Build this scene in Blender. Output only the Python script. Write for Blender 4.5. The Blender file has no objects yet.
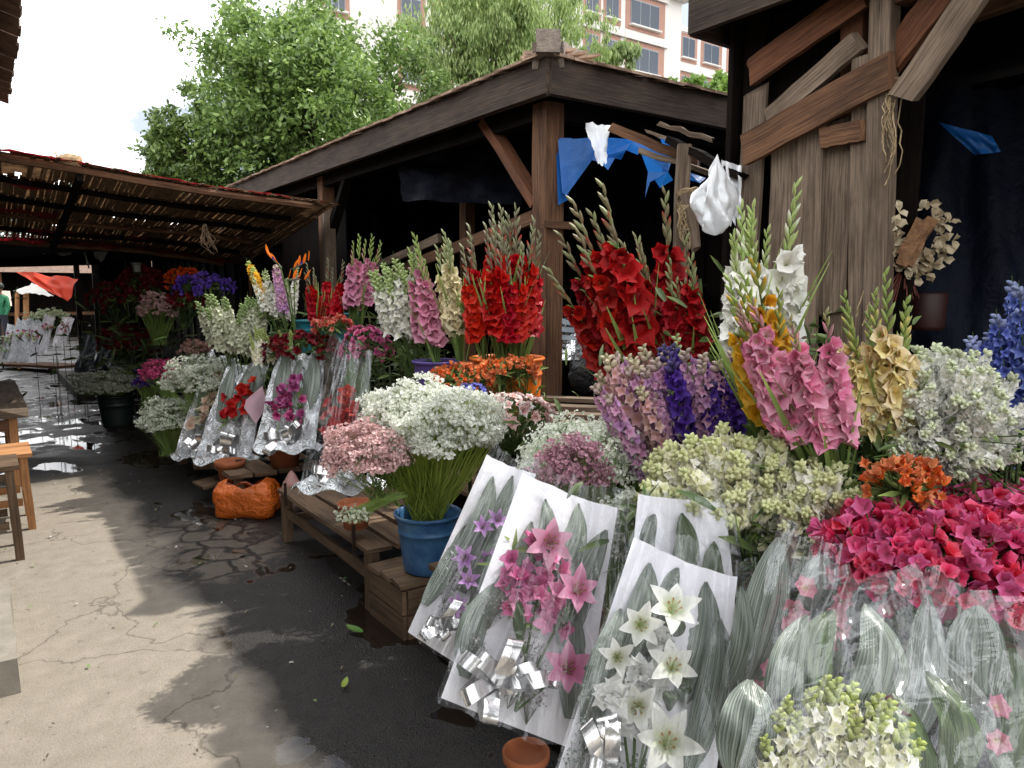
import bpy, math, random
from mathutils import Vector as V, Matrix as M, noise
PI = math.pi
rnd = random.Random(7)
U, G = rnd.uniform, rnd.gauss
C = bpy.context.scene.collection

# ---------------------------------------------------------------- camera frame
FPX = 740.0; YAW = math.radians(35.6); PIT = math.atan(92/740); EYE = V((0, 0, 1.55))
FW = V((math.sin(YAW)*math.cos(PIT), math.cos(YAW)*math.cos(PIT), -math.sin(PIT)))
RT = V((math.cos(YAW), -math.sin(YAW), 0))
UPV = RT.cross(FW)
ZUP = V((0, 0, 1))
def at(px, py, D=None, X=None, Y=None, Z=None):
    """world point of the photo's surveyed spot (px, py) once its depth or one coordinate is known"""
    d = FW + RT*((px-512)/FPX) + UPV*((384-py)/FPX)
    if D is not None: t = D
    elif X is not None: t = X/d.x
    elif Y is not None: t = Y/d.y
    else: t = (Z-EYE.z)/d.z
    return EYE + d*t

# ---------------------------------------------------------------- materials
def lin(h):
    h = h.lstrip('#'); c = [int(h[i:i+2], 16)/255 for i in (0, 2, 4)]
    return tuple(x/12.92 if x <= .04045 else ((x+.055)/1.055)**2.4 for x in c)
def nmat(name):
    m = bpy.data.materials.new(name); m.use_nodes = True
    nt = m.node_tree; nt.nodes.clear()
    return m, nt, lambda t, **k: mknode(nt, t, **k)
def mknode(nt, t, ins=None, **k):
    n = nt.nodes.new(t)
    for a, b in k.items(): setattr(n, a, b)
    for a, b in (ins or {}).items():
        if isinstance(b, bpy.types.NodeSocket): nt.links.new(b, n.inputs[a])
        else: n.inputs[a].default_value = b
    return n
def rgba(c): return (c[0], c[1], c[2], 1)
def ramp(nt, fac, stops):
    n = nt.nodes.new('ShaderNodeValToRGB'); nt.links.new(fac, n.inputs[0])
    e = n.color_ramp.elements
    while len(e) < len(stops): e.new(.5)
    for i, (p, c) in enumerate(stops): e[i].position = p; e[i].color = rgba(c)
    return n.outputs[0]
def mixc(nt, f, a, b, bt='MIX'):
    n = nt.nodes.new('ShaderNodeMix'); n.data_type = 'RGBA'; n.blend_type = bt
    for i, s in ((0, f), (6, a), (7, b)):
        if isinstance(s, bpy.types.NodeSocket): nt.links.new(s, n.inputs[i])
        else: n.inputs[i].default_value = rgba(s) if isinstance(s, tuple) and len(s) == 3 else s
    return n.outputs[2]
def mth(nt, op, a, b=0.0, clamp=False):
    n = nt.nodes.new('ShaderNodeMath'); n.operation = op; n.use_clamp = clamp
    for i, s in ((0, a), (1, b)):
        if isinstance(s, bpy.types.NodeSocket): nt.links.new(s, n.inputs[i])
        else: n.inputs[i].default_value = s
    return n.outputs[0]
def finish(nt, sh):
    o = nt.nodes.new('ShaderNodeOutputMaterial'); nt.links.new(sh, o.inputs[0])
def noisetex(nt, vec, scale, detail=4, rough=.55, dist=0):
    return mknode(nt, 'ShaderNodeTexNoise', ins={'Vector': vec, 'Scale': scale, 'Detail': detail, 'Roughness': rough, 'Distortion': dist}).outputs[0]
def bump(nt, h, s=.3, d=.01):
    return mknode(nt, 'ShaderNodeBump', ins={'Height': h, 'Strength': s, 'Distance': d}).outputs[0]

def wood(name, c1, c2, c3=None, rough=.85, bs=.5, spec=.35):
    m, nt, N = nmat(name)
    uv = N('ShaderNodeTexCoord').outputs['UV']
    st = N('ShaderNodeMapping', ins={'Vector': uv, 'Scale': (3.0, 95, 1)}).outputs[0]
    st2 = N('ShaderNodeMapping', ins={'Vector': uv, 'Scale': (1.5, 5, 1)}).outputs[0]
    g = noisetex(nt, st, 1.0, 6, .7, .6); b = noisetex(nt, st2, 1.6, 4, .6)
    col = ramp(nt, g, [(.36, c1), (.62, c2)])
    c3 = c3 or tuple(x*.45 for x in c1)
    col = mixc(nt, mth(nt, 'MULTIPLY', ramp(nt, b, [(.42, (0,)*3), (.7, (1,)*3)]), .75), col, c3)
    crack = ramp(nt, g, [(.31, (1,)*3), (.37, (0,)*3)])
    col = mixc(nt, mth(nt, 'MULTIPLY', crack, .7), col, (.01, .008, .006))
    p = N('ShaderNodeBsdfPrincipled', ins={'Base Color': col, 'Roughness': rough, 'Specular IOR Level': spec, 'Normal': bump(nt, g, bs, .006)})
    finish(nt, p.outputs[0]); return m
def plain(name, c, rough=.5, metal=0., nscale=8, var=.25, bs=.15, bd=.01, trans=0., c2=None, bscale=None, spec=.5):
    m, nt, N = nmat(name)
    ob = N('ShaderNodeTexCoord').outputs['Object']
    n = noisetex(nt, ob, nscale, 5)
    n2 = noisetex(nt, ob, bscale or nscale*4, 4)
    col = ramp(nt, n, [(.3, tuple(x*(1-var) for x in c)), (.7, c2 or tuple(min(1, x*(1+var)) for x in c))])
    p = N('ShaderNodeBsdfPrincipled', ins={'Base Color': col, 'Roughness': rough, 'Metallic': metal, 'Normal': bump(nt, n2, bs, bd), 'Specular IOR Level': spec})
    sh = p.outputs[0]
    if trans:
        t = N('ShaderNodeBsdfTranslucent', ins={'Color': col})
        sh = N('ShaderNodeMixShader', ins={0: trans, 1: sh, 2: t.outputs[0]}).outputs[0]
    finish(nt, sh); return m
def plantmat(name, trans=.35, rough=.55, spec=.25):
    m, nt, N = nmat(name)
    a = N('ShaderNodeAttribute', attribute_name='Col').outputs['Color']
    oi = N('ShaderNodeObjectInfo').outputs['Random']
    v = mth(nt, 'ADD', mth(nt, 'MULTIPLY', oi, .3), .85)
    hs = N('ShaderNodeHueSaturation', ins={'Color': a, 'Value': v, 'Hue': mth(nt, 'ADD', mth(nt, 'MULTIPLY', oi, .012), .494)}).outputs[0]
    p = N('ShaderNodeBsdfPrincipled', ins={'Base Color': hs, 'Roughness': rough, 'Specular IOR Level': spec})
    t = N('ShaderNodeBsdfTranslucent', ins={'Color': hs})
    finish(nt, N('ShaderNodeMixShader', ins={0: trans, 1: p.outputs[0], 2: t.outputs[0]}).outputs[0]); return m
def celmat(name, base=.03, haze=.02, tint=(.985, .99, .995)):
    """thin clear plastic film: mostly see-through, creased, with sharp sheen"""
    m, nt, N = nmat(name)
    uv = N('ShaderNodeTexCoord').outputs['UV']
    mp = N('ShaderNodeMapping', ins={'Vector': uv, 'Scale': (7, 1.6, 1), 'Rotation': (0, 0, .35)}).outputs[0]
    w = noisetex(nt, mp, 1.3, 5, .6, 1.2)
    mp2 = N('ShaderNodeMapping', ins={'Vector': uv, 'Scale': (2, 3.5, 1), 'Rotation': (0, 0, -.7)}).outputs[0]
    w2 = noisetex(nt, mp2, 1.5, 3, .5, 1.5)
    h = mth(nt, 'ADD', w, mth(nt, 'MULTIPLY', w2, 1.3))
    nb = bump(nt, h, .16, .02)
    tr = N('ShaderNodeBsdfTransparent', ins={'Color': rgba(tint)})
    gl = N('ShaderNodeBsdfGlossy', ins={'Color': (.95, .97, 1, 1), 'Roughness': .05, 'Normal': nb})
    df = N('ShaderNodeBsdfDiffuse', ins={'Color': (.85, .88, .9, 1), 'Normal': nb})
    lw = N('ShaderNodeLayerWeight', ins={'Blend': .32, 'Normal': nb}).outputs['Fresnel']
    crease = ramp(nt, w2, [(.485, (0,)*3), (.5, (1,)*3), (.515, (0,)*3)])
    f = mth(nt, 'ADD', mth(nt, 'ADD', mth(nt, 'MULTIPLY', lw, .45), base), mth(nt, 'MULTIPLY', crease, .0), True)
    s = N('ShaderNodeMixShader', ins={0: f, 1: tr.outputs[0], 2: gl.outputs[0]})
    hz = mth(nt, 'ADD', mth(nt, 'MULTIPLY', crease, .05), haze)
    finish(nt, N('ShaderNodeMixShader', ins={0: hz, 1: s.outputs[0], 2: df.outputs[0]}).outputs[0]); return m
def ribleaf(name, ca, cb, rough=.35):
    m, nt, N = nmat(name)
    uv = N('ShaderNodeTexCoord').outputs['UV']
    mp = N('ShaderNodeMapping', ins={'Vector': uv, 'Scale': (30, .7, 1)}).outputs[0]
    g = noisetex(nt, mp, 1.0, 3, .6)
    sep = N('ShaderNodeSeparateXYZ', ins={0: uv}).outputs
    wv = mth(nt, 'ADD', mth(nt, 'MULTIPLY', mth(nt, 'SINE', mth(nt, 'MULTIPLY', sep[0], 120)), .05), g)
    col = ramp(nt, wv, [(.3, ca), (.75, cb)])
    p = N('ShaderNodeBsdfPrincipled', ins={'Base Color': col, 'Roughness': rough, 'Normal': bump(nt, wv, .5, .004)})
    finish(nt, p.outputs[0]); return m
def foilmat(name, c=(.75, .78, .8), rough=.22, sc=9, bs=1.0):
    m, nt, N = nmat(name)
    ob = N('ShaderNodeTexCoord').outputs['Object']
    n = noisetex(nt, ob, sc, 5, .6, 1.5)
    p = N('ShaderNodeBsdfPrincipled', ins={'Base Color': rgba(c), 'Roughness': rough, 'Metallic': .85, 'Normal': bump(nt, n, bs, .05)})
    finish(nt, p.outputs[0]); return m

W_GREY = wood('weathered_grey_wood', lin('51443a'), lin('897866'), lin('3d2e23'))
W_BROWN = wood('brown_wood', lin('482f20'), lin('7a583e'), lin('291a11'))
W_RED = wood('reddish_wood', lin('523220'), lin('7c5036'), lin('2e1d14'))
W_DARK = wood('shade_darkened_wood', (.003, .002, .002), (.012, .008, .006), spec=.08)  # near-black base: the stalls' interior shade is put into the wood colour
W_FASC = wood('fascia_wood', lin('30261f'), lin('52443a'), lin('1c1511'), bs=.9)
W_CRATE = wood('crate_wood', lin('5a4838'), lin('846c55'), lin('342820'))
W_ORANGE = wood('warm_pine_wood', lin('a5714a'), lin('cf9a68'), lin('7c4f30'))
PL = plantmat('petal_and_leaf', .22, .5, .3)
PLD = plantmat('waxy_leaf', .15, .4, .5)
TREEM = plantmat('tree_leaf', .3, .38, .7)
CEL = celmat('clear_cellophane')
CELG = celmat('glossy_cellophane', .06, .03)
FOIL = foilmat('silver_foil')
RIB = foilmat('silver_ribbon', (.78, .78, .78), .2, 3, .12)
def papermat():
    m, nt, N = nmat('white_florist_paper')
    ob = N('ShaderNodeTexCoord').outputs['Object']
    n = noisetex(nt, ob, 5, 4, .5, .8)
    p = N('ShaderNodeBsdfPrincipled', ins={'Base Color': (.9, .9, .95, 1), 'Roughness': .5, 'Normal': bump(nt, n, .5, .03)})
    t = N('ShaderNodeBsdfTranslucent', ins={'Color': (.85, .85, .9, 1)})
    finish(nt, N('ShaderNodeMixShader', ins={0: .1, 1: p.outputs[0], 2: t.outputs[0]}).outputs[0]); return m
PAPER = papermat()
SILV = ribleaf('silvered_broad_leaf', lin('303a30'), lin('a4b0a4'), .22)  # silver green leaf, its pale streaks lightened to carry sheen in the colour
GRNL = ribleaf('green_broad_leaf', lin('22341c'), lin('64794c'), .28)
TERR = plain('terracotta', lin('a5603c'), .8, nscale=12)
ROPE = plain('jute_twine', lin('a08c6c'), .9, nscale=60, var=.4, bs=.6)
BARK = plain('bark', lin('5a4c3e'), .9, nscale=14, var=.4, bs=.8, bd=.03)

# ---------------------------------------------------------------- mesh builder
class MB:
    def __init__(s): s.v = []; s.f = []; s.uv = []; s.c = []
    def vert(s, p, uv=(0, 0), c=(.5, .5, .5)):
        s.v.append(p); s.uv.append(uv); s.c.append(c); return len(s.v)-1
    def add(s, t, m, cm=(1, 1, 1)):
        o = len(s.v)
        s.v.extend(m @ p for p in t.v); s.uv.extend(t.uv)
        s.c.extend((a[0]*cm[0], a[1]*cm[1], a[2]*cm[2]) for a in t.c)
        s.f.extend(tuple(i+o for i in f) for f in t.f)
    def grid(s, nu, nv, fn, cf=None, wrap=False):
        o = len(s.v)
        for j in range(nv+1):
            for i in range(nu+1):
                u, v = i/nu, j/nv
                s.vert(V(fn(u, v)), (u, v), cf(u, v) if cf else (.5, .5, .5))
        for j in range(nv):
            for i in range(nu):
                a = o+j*(nu+1)+i
                s.f.append((a, a+1, a+nu+2, a+nu+1))
    def tube(s, pts, r, n=5, c=(.5, .5, .5), cap=False):
        pts = [V(p) for p in pts]; o = len(s.v); k = len(pts)
        rr = r if isinstance(r, (list, tuple)) else [r]*k
        L = 0
        for i, p in enumerate(pts):
            t = (pts[min(i+1, k-1)]-pts[max(i-1, 0)])
            t = t.normalized() if t.length > 1e-9 else V((0, 0, 1))
            a = t.cross(V((.31, .17, .93))).normalized(); b = t.cross(a)
            if i: L += (p-pts[i-1]).length
            for j in range(n):
                w = 2*PI*j/n
                cc = c[i] if isinstance(c, list) else c
                s.vert(p+(a*math.cos(w)+b*math.sin(w))*rr[i], (L, j/n*.2), cc)
        for i in range(k-1):
            for j in range(n):
                q = (j+1) % n
                s.f.append((o+i*n+j, o+i*n+q, o+(i+1)*n+q, o+(i+1)*n+j))
        if cap:
            s.f.append(tuple(o+j for j in range(n))[::-1]); s.f.append(tuple(o+(k-1)*n+j for j in range(n)))
    def lathe(s, prof, org, n=24, ax=None, c=(.5, .5, .5)):
        m = ax or M.Identity(3); o = len(s.v); L = 0
        for i, (r, z) in enumerate(prof):
            if i: L += math.hypot(r-prof[i-1][0], z-prof[i-1][1])
            for j in range(n+1):
                w = 2*PI*j/n
                s.vert(V(org)+m @ V((r*math.cos(w), r*math.sin(w), z)), (j/n, L), c)
        for i in range(len(prof)-1):
            for j in range(n):
                a = o+i*(n+1)+j
                s.f.append((a, a+1, a+n+2, a+n+1))
    def beam(s, p0, p1, w, h, up=ZUP, jit=0., seg=1, taper=1.0, endj=0.):
        """board from p0 to p1: w across, h along 'up'; uv runs along the grain"""
        p0, p1 = V(p0), V(p1); d = p1-p0; L = d.length; d.normalize()
        sd = d.cross(V(up))
        if sd.length < 1e-3: sd = d.cross(V((1, 0, 0)))
        sd.normalize(); u2 = sd.cross(d).normalized()
        rings = []
        for i in range(seg+1):
            k = i/seg; ww = w/2*(1+(taper-1)*k)
            cc = p0+d*(L*k)+sd*rnd.uniform(-jit, jit)+u2*rnd.uniform(-jit, jit)
            ring = []
            for a, b in ((-1, -1), (1, -1), (1, 1), (-1, 1)):
                e = d*rnd.uniform(-endj, endj) if i in (0, seg) else V((0, 0, 0))
                ring.append(cc+sd*a*(ww+rnd.uniform(-jit, jit)*.5)+u2*b*(h/2+rnd.uniform(-jit, jit)*.5)+e)
            rings.append(ring)
        ou, ov = rnd.uniform(0, 50), rnd.uniform(0, 50)
        for q in range(4):
            wd = w if q in (0, 2) else h
            for i in range(seg):
                u0, u1 = ou+L*i/seg, ou+L*(i+1)/seg
                v0 = ov+q*.37
                ids = [s.vert(rings[i][q], (u0, v0)), s.vert(rings[i][(q+1) % 4], (u0, v0+wd)),
                       s.vert(rings[i+1][(q+1) % 4], (u1, v0+wd)), s.vert(rings[i+1][q], (u1, v0))]
                s.f.append(tuple(ids))
        for r, fl in ((rings[0], 1), (rings[-1], 0)):
            ids = [s.vert(r[q], (ou+.04*(q % 2), ov+w*(q//2))) for q in range(4)]
            s.f.append(tuple(ids[::-1]) if fl else tuple(ids))
    def build(s, name, mat, parent=None, smooth=False, mod=None):
        off = parent.location if parent is not None else V((0, 0, 0))
        if parent is not None and parent.parent is not None: off = off + parent.parent.location
        me = mesh_of(s, name, mat, smooth, off)
        o = bpy.data.objects.new(name, me); C.objects.link(o)
        if parent is not None: o.parent = parent
        return o
def mesh_of(s, name, mat, smooth=False, off=V((0, 0, 0))):
    me = bpy.data.meshes.new(name)
    me.from_pydata([tuple(p-off) for p in s.v], [], s.f)
    n = len(me.loops); idx = [0]*n; me.loops.foreach_get('vertex_index', idx)
    uvl = me.uv_layers.new(name='UVMap'); buf = []
    for i in idx: buf.extend(s.uv[i])
    uvl.data.foreach_set('uv', buf)
    at_ = me.color_attributes.new('Col', 'FLOAT_COLOR', 'POINT'); buf = []
    for c in s.c: buf.extend((c[0], c[1], c[2], 1))
    at_.data.foreach_set('color', buf)
    me.materials.append(mat)
    if smooth: me.polygons.foreach_set('use_smooth', [True]*len(me.polygons))
    me.update(); return me

def thing(name, label, cat, loc=(0, 0, 0), group=None):
    o = bpy.data.objects.new(name, None); C.objects.link(o); o.location = loc
    o.empty_display_size = .1
    return tag(o, label, cat, group)
def tag(o, label, cat, group=None):
    o['label'] = label; o['category'] = cat
    if group: o['group'] = group
    return o
def struct(o): o['kind'] = 'structure'; return o
def child(root, name, me, mw):
    o = bpy.data.objects.new(name, me); C.objects.link(o); o.parent = root
    o.matrix_basis = M.Translation(-V(root.location)) @ mw; return o
def frame_z(z, face=None, origin=V((0, 0, 0)), s=1.0):
    """matrix whose z axis is z and whose -y axis turns towards 'face'"""
    z = z.normalized(); f = V(face) if face is not None else V((.3, .8, .1))
    y = -(f-z*f.dot(z))
    if y.length < 1e-4: y = z.orthogonal()
    y.normalize(); x = y.cross(z)
    m = M((x, y, z)).transposed().to_4x4()
    return M.Translation(origin) @ m @ M.Scale(s, 4)
def rdir():
    while True:
        d = V((U(-1, 1), U(-1, 1), U(-1, 1)))
        if .05 < d.length < 1: return d.normalized()
def lerp(a, b, t): return tuple(x+(y-x)*t for x, y in zip(a, b))

# ---------------------------------------------------------------- flower shapes
def petals(n, L, W, a0, a1, c0, c1, c2=None, pointed=False, cup=.2, ruf=0., seg=4, jit=.12, ph=0., t=None):
    t = t or MB(); c2 = c2 or c1
    for k in range(n):
        phi = 2*PI*k/n+ph+U(-jit, jit); l = L*U(.88, 1.1); aa = a1+U(-.15, .15)
        r = z = 0.; o = len(t.v); rows = []
        er = V((math.cos(phi), math.sin(phi), 0)); et = V((-er.y, er.x, 0))
        for i in range(seg+1):
            s_ = i/seg; an = a0+(aa-a0)*s_
            if i: r += l/seg*math.sin(an); z += l/seg*math.cos(an)
            w = (math.sin(PI*min(1, s_**.8*.97+.02))**.85 if pointed else (s_**.55*(1-s_**5)**.5+.08))*W/2
            nrm = er*(-math.cos(an))+ZUP*math.sin(an)
            col = lerp(c0, c1, min(1, s_*2)) if s_ < .5 else lerp(c1, c2, s_*2-1)
            p = er*r+ZUP*z
            for sd in (-1, 0, 1):
                q = p+et*(sd*w)+nrm*(abs(sd)*w*cup+U(-ruf, ruf)*s_)+er*(U(-ruf, ruf)*s_)
                k_ = 1 if sd else .9
                t.vert(q, (sd*.5+.5, s_), (col[0]*k_, col[1]*k_, col[2]*k_))
        for i in range(seg):
            for j in (0, 1):
                a = o+i*3+j
                t.f.append((a, a+1, a+4, a+3))
    return t
def bud(t, p, d, L, r, c0, c1, bend=V((0, 0, 0)), n=4):
    d = d.normalized()
    t.tube([p, p+d*L*.35+bend*.2, p+d*L*.75+bend*.6, p+d*L+bend], [r*.35, r, r*.7, r*.08], n, [c0, c0, lerp(c0, c1, .6), c1])
def blade(t, p, d, L, w, face, c0, c1, bend=V((0, 0, 0)), seg=4, fold=.3):
    d = d.normalized(); sd = d.cross(face).normalized(); nn = sd.cross(d)
    o = len(t.v)
    for i in range(seg+1):
        s_ = i/seg; ww = w*.5*(math.sin(PI*(.12+.86*s_))**.8)
        q = p+d*L*s_+bend*s_*s_
        for k in (-1, 0, 1): t.vert(q+sd*k*ww+nn*abs(k)*ww*fold, (k*.5+.5, s_), lerp(c0, c1, s_))
    for i in range(seg):
        for j in (0, 1):
            a = o+i*3+j; t.f.append((a, a+1, a+4, a+3))
GREEN = lin('56703a'); LGREEN = lin('9fb566'); DGREEN = lin('2c3d20'); BUDG = lin('a3ad7d'); BUDB = lin('8d7c68')

def glad_spike(cols, buds=(BUDG, BUDG), zone=(.47, .80), nf=13, fs=1.0, leaf=True):
    """one gladiolus stem of unit length: sword leaves, open florets on one side, buds to the tip"""
    t = MB(); bx, by = U(-.05, .05), U(-.05, .03)
    P = lambda s_: V((bx*s_*s_, by*s_*s_, s_))
    t.tube([P(i/6) for i in range(7)], [.0065, .006, .006, .005, .004, .003, .0015], 5, GREEN)
    z0, z1 = zone
    for i in range(nf):
        s_ = z0+(z1-z0)*i/nf; sz = (1.05-.45*(i/nf)**1.5)*fs*U(.9, 1.1)
        side = -1 if i % 2 else 1
        az = -PI/2+side*U(.25, .95)
        d = V((math.cos(az), math.sin(az), U(.15, .55))).normalized()
        c0, c1, c2 = rnd.choice(cols)
        op = 1.25 if i < nf*.75 else .75
        fl = petals(6, .062*sz, .056*sz, .22, op, c0, c1, c2, cup=.25, ruf=.007*sz, seg=4)
        t.add(fl, frame_z(d, None, P(s_)+d*.006))
        bud(t, P(s_), V((d.x, d.y, 1.2)), .05, .008, GREEN, LGREEN)
    i = 0; s_ = z1
    while s_ < .985:
        side = -1 if i % 2 else 1; az = -PI/2+side*U(.4, 1.1); k = (s_-z1)/(1-z1)
        d = V((math.cos(az)*.45, math.sin(az)*.45, 1.0))
        c = lerp(*buds, U(0, 1)); tip = cols[0][1] if (k < .45 and U(0, 1) < .6) else lerp(c, (.5, .5, .35), .3)
        bud(t, P(s_), d, .075*(1-.45*k), .0095*(1-.3*k), c, tip, V((0, 0, 0)))
        s_ += .026; i += 1
    if leaf:
        for k in range(3):
            az = U(0, 2*PI); d = V((math.cos(az)*.2, math.sin(az)*.2, 1))
            blade(t, P(.12+.08*k), d, U(.4, .6), .026, V((math.cos(az), math.sin(az), 0)), GREEN, LGREEN, V((math.cos(az)*.05, math.sin(az)*.05, 0)))
    return t
def stock_spike(cols, tipc=LGREEN, fs=.017, zone=(.5, .95), n=46, tips=.25, rad=.016, droop=0., npet=4):
    """dense round spike of small florets (stock, snapdragon, larkspur, tuberose), unit length"""
    t = MB(); bx, by = U(-.06, .06), U(-.06, .04)
    P = lambda s_: V((bx*s_*s_, by*s_*s_, s_))
    t.tube([P(i/5) for i in range(6)], [.004, .004, .0038, .0035, .003, .001], 4, GREEN)
    z0, z1 = zone
    for i in range(n):
        k = i/n; s_ = z0+(z1-z0)*k; az = i*2.4+U(-.3, .3)
        d = V((math.cos(az), math.sin(az), U(-.1, .5)-droop)).normalized()
        if k > 1-tips:
            kk = (k-1+tips)/tips
            bud(t, P(s_), V((d.x, d.y, .7)), fs*(1.1-.5*kk), fs*.42*(1-.5*kk), tipc, lerp(tipc, cols[0][1], .4*(1-kk)))
            continue
        c0, c1, c2 = rnd.choice(cols); sz = fs*(1.15-.45*k)*U(.85, 1.15)
        fl = petals(npet, sz, sz*1.05, .35, 1.35, c0, c1, c2, cup=.2, ruf=sz*.16, seg=2, jit=.4, ph=U(0, 6))
        t.add(fl, frame_z(d, rdir(), P(s_)+V((d.x, d.y, d.z*.3))*rad*(1-.5*k)))
    for k in range(3):
        az = U(0, 2*PI); d = V((math.cos(az)*.7, math.sin(az)*.7, .8))
        blade(t, P(U(.15, .52)), d, U(.06, .12), .014, V((-math.sin(az), math.cos(az), 0)).cross(d), GREEN, LGREEN, V((0, 0, -.02)), 2)
    return t
def ruffle_head(cols, r=.026, n=30):
    """carnation-like ruffled ball facing +z"""
    t = MB()
    for i in range(3):
        m = 5+2*i; L = r*(1.25-.22*i)
        c0, c1, c2 = rnd.choice(cols)
        petals(m, L, r*.95, .15+.02*i, 1.55-.45*i, c0, c1, c2, cup=.1, ruf=r*.22, seg=3, jit=.3, ph=U(0, 6), t=t)
    bud(t, V((0, 0, -r*.8)), ZUP, r*1.0, r*.32, GREEN, GREEN)
    return t
def cup_cluster(cols, r=.026, k=6, spread=.05, npet=4, green=.25, openA=1.05, pointed=False, wide=1.15):
    """several open cups around one stem tip, facing +z"""
    t = MB()
    for i in range(k):
        d = (ZUP*U(.6, 1.2)+V((G(0, .5), G(0, .5), 0))).normalized()
        p = V((U(-1, 1)*spread, U(-1, 1)*spread, U(-.4, .25)*spread))
        c0, c1, c2 = rnd.choice(cols)
        fl = petals(npet, r*U(1.1, 1.4), r*wide, .3, openA+U(-.25, .25), c0, c1, c2, cup=.22, ruf=r*.16, seg=3, jit=.25, ph=U(0, 6), pointed=pointed)
        t.add(fl, frame_z(d, rdir(), p))
        t.tube([p, p*.5-ZUP*.04, V((0, 0, -.09))], .002, 3, GREEN)
    for i in range(int(k*green*3)):
        az = U(0, 6.28); d = V((math.cos(az), math.sin(az), U(-.2, .6)))
        blade(t, V((0, 0, -.05)), d, U(.05, .09), .014, V((0, 0, 1)), GREEN, LGREEN, V((0, 0, -.01)), 2)
    return t
def lily(cols, L=.085, W=.034, a1=1.5, n=6, heart=lin('cfd08a')):
    t = petals(n, L, W, .35, a1, *cols, pointed=True, cup=.28, ruf=.002, seg=6, jit=.08)
    for k in range(6):
        az = k*PI/3+.4; d = V((math.cos(az)*.35, math.sin(az)*.35, 1)).normalized()
        t.tube([V((0, 0, 0)), d*.035, d*.05], [.001, .0012, .003], 4, [heart, heart, lin('b5763a')])
    bud(t, V((0, 0, -.03)), ZUP, .05, .009, LGREEN, cols[0])
    return t
_cache = {}
def protos(key, fn, n=4, mat=None):
    if key not in _cache: _cache[key] = [mesh_of(fn(), key, mat or PL, True) for _ in range(n)]
    return _cache[key]

VIEW = -FW; STREET = V((-.9, -.45, .1))
def spikes(label, cat, meshes, base, tgt, n, sx, sy=None, sz=.04, zc=.64, group=None, name='flower_bunch', face=STREET, r0=.05, part='flower_spike', lv=.12, root=None, fan=0.):
    """a bunch of long stems: every stem is a part that starts at the vessel and carries its bloom around tgt"""
    base, tgt = V(base), V(tgt); sy = sy if sy is not None else sx*.5
    r = root or thing(name, label, cat, base, group)
    H = (RT, V((FW.x, FW.y, 0)).normalized())
    for i in range(n):
        a, b = U(-1, 1), U(-1, 1)
        while a*a+b*b > 1: a, b = U(-1, 1), U(-1, 1)
        e = tgt+H[0]*a*sx+H[1]*b*sy+ZUP*(U(-sz, sz)-abs(a)*fan)
        b0 = base+H[0]*a*r0+H[1]*b*r0
        d = e-b0; L = d.length/zc*U(1-lv*.5, 1+lv*.5)
        f = face+H[0]*a*.7+rdir()*.25
        child(r, part, rnd.choice(meshes), frame_z(d, f, b0, L))
    return r
def dome(label, cat, meshes, base, c, n, rx, ry, rz, group=None, name='flower_bunch', part='flower_head', s=(.85, 1.15), root=None, low=-.25, stemc=GREEN, front=.0, stems=True, stemr=.002):
    """a rounded bunch: heads spread over a dome facing up and to the street, stems gathered below"""
    base, c = V(base), V(c); r = root or thing(name, label, cat, base, group)
    H = (RT, V((FW.x, FW.y, 0)).normalized()); st = MB(); pts = []
    i = 0
    for i in range(n):
        k = (i+.5)/n; z = 1-(1-low)*k; az = i*2.39996+U(-.3, .3); q = math.sqrt(max(0, 1-z*z))
        nn = H[0]*q*math.cos(az)*1.0+H[1]*q*math.sin(az)+ZUP*z
        p = c+H[0]*q*math.cos(az)*rx+H[1]*q*math.sin(az)*ry+ZUP*z*rz
        p += rdir()*rx*.07
        d = (nn+VIEW*front+ZUP*.25+rdir()*.2)
        child(r, part, rnd.choice(meshes), frame_z(d, rdir(), p, U(*s)))
        if stems:
            mid = (p*.5+base*.5)+(p-c)*.12
            st.tube([base+rdir()*.03, mid, p-d.normalized()*.02], stemr, 3, stemc)
    if stems:
        for k in range(n):
            p = base+(c-base)*U(.2, .8)+rdir()*rx*.4
            az = rdir(); blade(st, p, V((az.x, az.y, .5)), U(.06, .14), .018, V((0, 0, 1)), lerp(DGREEN, GREEN, U(0, 1)), GREEN, V((0, 0, -.03)), 2)
        st.build('stems', PL, r)
    return r
def radial(label, cat, meshes, base, c, n, rx, ry, rz, L=.5, low=-.1, group=None, lift=.25):
    """spikes bursting outward from the middle of a bunch"""
    base, c = V(base), V(c); r = thing('flower_bunch', label, cat, base, group); H = (RT, V((FW.x, FW.y, 0)).normalized())
    for i in range(n):
        k = (i+.5)/n; z = 1-(1-low)*k; az = i*2.39996+U(-.4, .4); q = math.sqrt(max(0, 1-z*z))
        o_ = H[0]*q*math.cos(az)*rx+H[1]*q*math.sin(az)*ry+ZUP*z*rz
        d = (o_.normalized()+ZUP*lift+rdir()*.22).normalized(); l = L*U(.85, 1.15)
        child(r, 'flower_spike', rnd.choice(meshes), frame_z(d, rdir(), c+o_*U(.85, 1.12)-d*l, l))
    return r
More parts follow.
